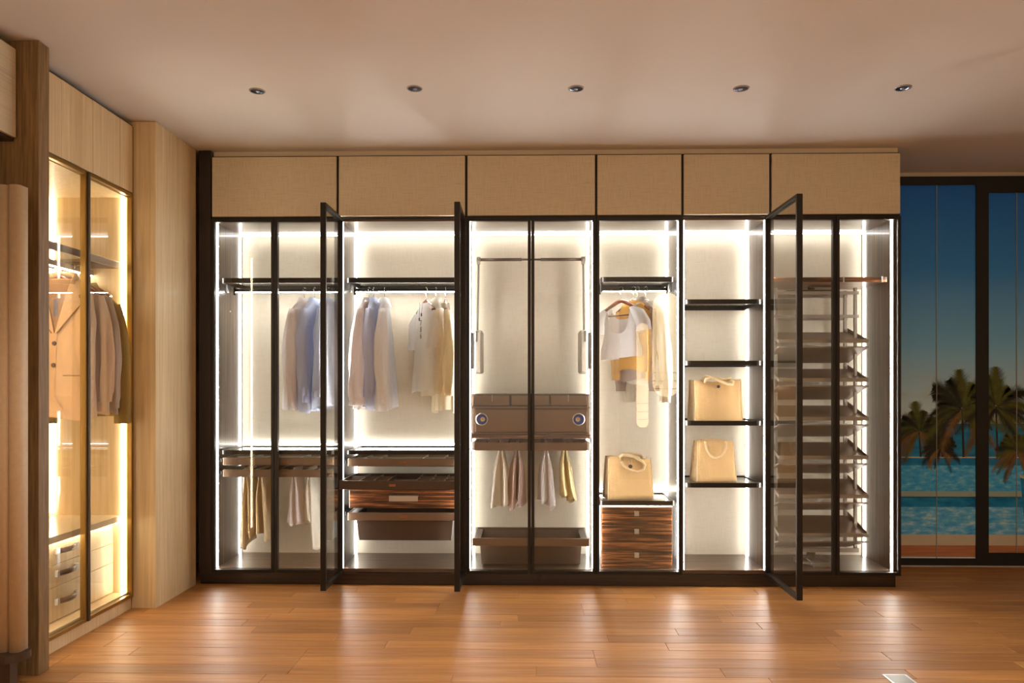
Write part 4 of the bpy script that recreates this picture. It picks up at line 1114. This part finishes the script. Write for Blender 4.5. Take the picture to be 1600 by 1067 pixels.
# ------------------------------------------------------------------ ceiling downlights
M['dl_blue'] = plain('blue_reflector', srgb(34, 46, 82), 0.15, 0.4)
M['dl_lens'] = plain('frosted_lens', srgb(200, 206, 222), 0.15, 0.6)
names = ['leftmost', 'second from left', 'middle', 'fourth from left', 'rightmost']
for nm, px, py in zip(names, (402, 648, 900, 1158, 1411), (142, 138, 138, 138, 137)):
    yy = 4.10
    for _ in range(6):
        zcc = (CZ - CH) * F / (HOR - py); yy = (zcc + X(px, yy) * sin(TH)) / cos(TH)
    x = X(px, yy)
    o = empty('ceiling_downlight', 'small recessed ceiling downlight with blue reflector, %s of five in a row' % nm, 'downlight', (x, yy, CZ), 'recessed downlights in the ceiling row')
    mesh('trim_ring', MB().lathe((x, yy, CZ), 'z', [(0.037, -0.002), (0.039, -0.005), (0.043, -0.004), (0.045, 0.0)], 28), M['grey_metal'], o)
    mesh('reflector', MB().lathe((x, yy, CZ), 'z', [(0.038, -0.003), (0.030, -0.0015), (0.02, -0.0008), (0.0, -0.0006)], 28), M['dl_blue'], o)
    mesh('lens', MB().lathe((x, yy + 0.01, CZ), 'z', [(0.011, -0.0012), (0.009, -0.004), (0.0, -0.005)], 18), M['dl_lens'], o)

# floor outlet cover at the lower right
fx = [W(1385, 1053, 1), W(1410, 1053, 1)]
def fl(px, py):
    yy = 3.5
    for _ in range(8):
        zcc = CH * F / (py - HOR); yy = (zcc + X(px, yy) * sin(TH)) / cos(TH)
    return X(px, yy), yy
p0, p1 = fl(1383, 1053), fl(1424, 1066)
fo = empty('floor_socket', 'square brushed steel floor socket cover at the lower right of the wood floor', 'socket', ((p0[0] + p1[0]) / 2, (p0[1] + p1[1]) / 2, 0))
s2 = 0.058; ccx, ccy = fl(1406, 1062)
boxpart('cover_plate', M['steel'], fo, ccx - s2, ccx + s2, ccy - s2, ccy + s2, 0.0, 0.004, 0.0015)
boxpart('lid', M['grey_metal'], fo, ccx - s2 * 0.8, ccx + s2 * 0.8, ccy - s2 * 0.8, ccy + s2 * 0.8, 0.004, 0.0055, 0.001)

# ------------------------------------------------------------------ printed wall mural of a terrace window (flat print on three hanging sheets)
YM = 5.735
MX0, MX1 = BX[6] - 0.35, 4.55
mu = empty('wall_mural', 'printed wall mural of a terrace window with palms, sea and pool at right', 'mural', ((MX0 + MX1) / 2, YM, 0))
def mz(py): return Z(1500, py, YM)
def mural_mat():
    m, nt, b = newmat('mural_print_sky')
    tc = nt.nodes.new('ShaderNodeTexCoord'); sp = nt.nodes.new('ShaderNodeSeparateXYZ'); nt.links.new(tc.outputs['Object'], sp.inputs[0])
    mr = nt.nodes.new('ShaderNodeMapRange'); mr.inputs['From Min'].default_value = mz(720); mr.inputs['From Max'].default_value = mz(280)
    nt.links.new(sp.outputs['Z'], mr.inputs['Value'])
    hz = lambda py: (720 - py) / 440.0
    r = ramp(nt, mr.outputs[0], [(hz(660), srgb(214, 236, 250)), (hz(620), srgb(184, 222, 248)), (hz(540), srgb(128, 194, 246)), (hz(420), srgb(62, 140, 226)), (hz(290), srgb(40, 110, 208))])
    mp = mapping(nt, (2.0, 2.0, 5.0)); n = noise(nt, mp.outputs[0], 1.4, 4)
    cl = ramp(nt, n.outputs['Fac'], [(0.5, (0, 0, 0, 1)), (0.68, (1, 1, 1, 1))])
    band = ramp(nt, mr.outputs[0], [(hz(665), (1, 1, 1, 1)), (hz(600), (0.6, 0.6, 0.6, 1)), (hz(570), (0, 0, 0, 1))])
    mm = nt.nodes.new('ShaderNodeMath'); mm.operation = 'MULTIPLY'; nt.links.new(cl.outputs[0], mm.inputs[0]); nt.links.new(band.outputs[0], mm.inputs[1])
    mx = nt.nodes.new('ShaderNodeMixRGB'); nt.links.new(mm.outputs[0], mx.inputs[0]); nt.links.new(r.outputs[0], mx.inputs[1]); mx.inputs[2].default_value = srgb(186, 178, 166)
    nt.links.new(mx.outputs[0], b.inputs['Base Color']); b.inputs['Roughness'].default_value = 0.6; b.inputs['Specular IOR Level'].default_value = 0.2
    return m
M['mural_sky'] = mural_mat()
def pool_mat(name, c0, c1, c2, sc):
    m, nt, b = newmat(name)
    mp = mapping(nt, sc); n = noise(nt, mp.outputs[0], 1.0, 5, 0.65)
    r = ramp(nt, n.outputs['Fac'], [(0.35, c0), (0.52, c1), (0.72, c2)])
    nt.links.new(r.outputs[0], b.inputs['Base Color']); b.inputs['Roughness'].default_value = 0.6; b.inputs['Specular IOR Level'].default_value = 0.2
    return m
M['sea'] = pool_mat('mural_print_sea', srgb(30, 118, 172), srgb(40, 140, 196), srgb(60, 156, 206), (3, 1, 30))
M['pool'] = pool_mat('mural_print_pool', srgb(48, 160, 250), srgb(84, 190, 255), srgb(160, 228, 255), (14, 1, 34))
M['pool2'] = pool_mat('mural_print_pool_near', srgb(62, 164, 246), srgb(112, 200, 255), srgb(216, 240, 252), (9, 1, 26))
M['pool_deep'] = pool_mat('mural_print_pool_deep', srgb(20, 112, 182), srgb(34, 138, 204), srgb(60, 162, 220), (6, 1, 14))
M['coping'] = plain('mural_print_coping', srgb(206, 196, 176), 0.6, var=0.04)
M['coping2'] = plain('mural_print_step', srgb(160, 186, 186), 0.6, var=0.04)
M['deck'] = wood('mural_print_deck', (srgb(156, 96, 66), srgb(184, 120, 84), srgb(206, 142, 104)), 'x', 20, 40, 0.6)
M['frond'] = plain('mural_print_frond', srgb(84, 92, 36), 0.7, var=0.3, vs=14)
M['frond_dark'] = plain('mural_print_frond_dark', srgb(34, 38, 24), 0.7, var=0.3, vs=14)
M['frond_brown'] = plain('mural_print_frond_dry', srgb(126, 98, 58), 0.7, var=0.3, vs=14)
M['trunk'] = plain('mural_print_trunk', srgb(40, 30, 24), 0.7, var=0.2, vs=20)
M['edge_line'] = plain('sheet_edge', srgb(150, 150, 150), 0.6)
mxs = [MX0, X(1463, YM), X(1588, YM), MX1]
for k in range(3):
    sheet = MB(); N = 6
    e0, e1 = mxs[k] + 0.002, mxs[k + 1] - 0.002
    sheet.box(e0, e1, YM + 0.001 * k, YM + 0.004 + 0.001 * k, 0.012, CZ - 0.05)
    mesh('printed_sheet', sheet, M['mural_sky'], mu)
for k in (1, 2):
    m = MB(); m.box(mxs[k] - 0.0025, mxs[k] + 0.0025, YM - 0.006, YM, 0.05, CZ - 0.09)
    mesh('sheet_edge', m, M['edge_line'], mu)
EPS = [0.0]
def flat(name, mat, pts, lift):
    m = MB(); y = YM - lift
    m.add([(p[0], y, p[1]) for p in pts], [tuple(range(len(pts)))])
    return mesh(name, m, mat, mu)
def band(name, mat, py0, py1, lift=0.0010, x0=None, x1=None):
    return flat(name, mat, [(x0 or MX0, mz(py1)), (x1 or MX1, mz(py1)), (x1 or MX1, mz(py0)), (x0 or MX0, mz(py0))], lift)
band('sea_print', M['sea'], 662, 716, 0.0008)
band('coping_print', M['coping'], 713.5, 715.5, 0.0012)
band('pool_print', M['pool_deep'], 715.5, 727, 0.0010); band('pool_print', M['pool'], 727, 767.5, 0.0010)
band('step_print', M['coping2'], 767.5, 777, 0.0010)
band('pool_print', M['pool_deep'], 776, 792, 0.0010); band('pool_print', M['pool2'], 792, 835, 0.0010)
band('coping_print', M['coping'], 835, 852, 0.0010)
band('deck_print', M['deck'], 852, 870, 0.0010)
xw = lambda px: X(px, YM)
flat('wall_print', M['pool_deep'], [(xw(1594), mz(745)), (MX1, mz(745)), (MX1, mz(835)), (xw(1602), mz(835))], 0.0014)
flat('coping_print', M['coping'], [(xw(1592), mz(741)), (MX1, mz(780)), (MX1, mz(792)), (xw(1594), mz(746))], 0.0016)
# printed palms: spine curves with hanging leaflets
def palm(px, py, size, trunk_to, seed, mats, lab, dry=0.25):
    rg = random.Random(seed)
    cx, cz_ = xw(px), mz(py); s = size / 202.0
    groups = {}
    n = 24
    for k in range(n):
        an = R(-58 + 296 * (k + rg.uniform(-0.6, 0.6)) / (n - 1)); Lf = s * rg.uniform(0.72, 1.22) * (1.12 if R(40) < an < R(140) else 1.0)
        down = an < R(-5) or an > R(185)
        mat = mats[2] if (down and rg.random() < dry * 2.2) else (mats[1] if rg.random() < 0.5 else mats[0])
        m = groups.setdefault(mat, MB())
        lift = 0.0020 + 0.00006 * k
        droop = 0.22 + 0.5 * abs(cos(an))
        N = 40
        pts = []
        for q in range(N + 1):
            t = q / N
            pts.append((cx + Lf * t * cos(an) * (1 - 0.12 * t), cz_ + Lf * (t * sin(an) - droop * 0.75 * t * t)))
        for q in range(N):
            (x0, z0), (x1, z1) = pts[q], pts[q + 1]
            w = 0.006 * s * (1 - q / N)
            m.add([(x0, YM - lift, z0 - w), (x1, YM - lift, z1 - w), (x1, YM - lift, z1 + w), (x0, YM - lift, z0 + w)], [(0, 1, 2, 3)])
            if q < 2: continue
            t = q / N
            dx, dz = x1 - x0, z1 - z0; dl = sqrt(dx * dx + dz * dz); dx /= dl; dz /= dl
            ll = Lf * 0.30 * (sin(pi * min(1, t * 0.85 + 0.12)) ** 0.8) * rg.uniform(0.65, 1.15)
            for sd in (-1, 1):
                nx_, nz_ = -dz * sd, dx * sd
                vx, vz = dx * 0.9 + nx_ * 0.75, dz * 0.9 + nz_ * 0.75 - 0.25
                vl = sqrt(vx * vx + vz * vz) or 1
                ex, ez = x0 + vx / vl * ll, z0 + vz / vl * ll
                wd2 = 0.030 * s
                m.add([(x0, YM - lift, z0), (x0 + dx * wd2, YM - lift, z0 + dz * wd2), (ex, YM - lift, ez)], [(0, 1, 2)])
    for mat, m in groups.items():
        mesh('palm_frond_print', m, mat, mu)
    tz = mz(trunk_to); w = 0.012 * s + 0.003
    flat('palm_trunk_print', M['trunk'], [(cx - w, cz_), (cx + w, cz_), (cx + w * 1.3 + 0.012, tz), (cx - w * 1.3 + 0.012, tz)], 0.0018)
PMT = (M['frond'], M['frond_dark'], M['frond_brown'])
palm(1436, 674, 44, 714, 1, PMT, '', 0.35)
palm(1503, 640, 62, 714, 2, PMT, '', 0.15)
palm(1556, 636, 60, 714, 3, PMT, '', 0.15)
palm(1590, 706, 40, 714, 4, PMT, '', 0.2)
palm(1470, 700, 30, 714, 5, (M['frond_dark'],) * 2 + (M['frond_brown'],), '', 0.2)
# black window frame printed in the picture, carried by slim raised battens
def fr(px0, px1, py0, py1, d=0.012):
    boxpart('window_frame', M['black'], mu, xw(px0) if px0 else MX0, xw(px1) if px1 else MX1, YM - d, YM - 0.0035, mz(py1), mz(py0))
fr(None, None, 276, 289.5); fr(1524, 1543.5, 289.5, 872); fr(1543.5, None, 289.5, 302, 0.011); fr(None, None, 872, 884); fr(1540, None, 863, 872, 0.011)
boxpart('bottom_strip', M['steel'], mu, MX0, MX1, YM - 0.016, YM - 0.0125, 0.0, 0.010)

# ------------------------------------------------------------------ lit display wall behind the camera (seen only as a reflection in the narrow unit's door)
M['onyx'] = emit('backlit_onyx', (1.0, 0.76, 0.42, 1), 9.0)
YP = -0.80
vy = 2 * 5.127 - YP
def pill(px0, px1, py0, py1, lab):
    x0, x1 = X(px0, vy), X(px1, vy); z1, z0 = Z((px0 + px1) / 2, py0, vy), Z((px0 + px1) / 2, py1, vy)
    r = (x1 - x0) / 2; cx = (x0 + x1) / 2
    pts = [(cx + r * cos(R(a)), z1 - r + r * sin(R(a))) for a in range(0, 181, 12)] + [(cx + r * cos(R(a)), z0 + r + r * sin(R(a))) for a in range(180, 361, 12)]
    o = empty('wall_lamp', lab, 'lamp', (cx, YP, z0))
    m = MB(); m.loft([[(p[0], YP - 0.03, p[1]) for p in pts], [(p[0], YP + 0.01, p[1]) for p in pts]], True, True, True, False)
    mesh('onyx_panel', m, M['onyx'], o)
    for f in (0.15, 0.30, 0.46):
        boxpart('shelf_line', M['bronze_dark'], o, x0 + (0.02 if f < 0.2 else 0), x1 - (0.02 if f < 0.2 else 0), YP + 0.01, YP + 0.014, z0 + (z1 - z0) * f * 0.5, z0 + (z1 - z0) * f * 0.5 + 0.008)
    return x0, x1
pa = pill(995, 1013, 505, 668, 'narrow pill-shaped lit onyx wall panel seen reflected in the narrow glass door')
pb = pill(1020, 1063, 457, 620, 'wide pill-shaped lit onyx wall panel seen reflected in the narrow glass door')
dp = mesh('display_partition', MB().box(pa[0] - 0.25, pb[1] + 0.25, YP - 0.12, YP - 0.031, 0, 2.98), M['ebony_d'], org=(pa[0], YP, 0))
tag(dp, 'dark veneered partition behind the camera carrying the lit onyx panels', 'partition')
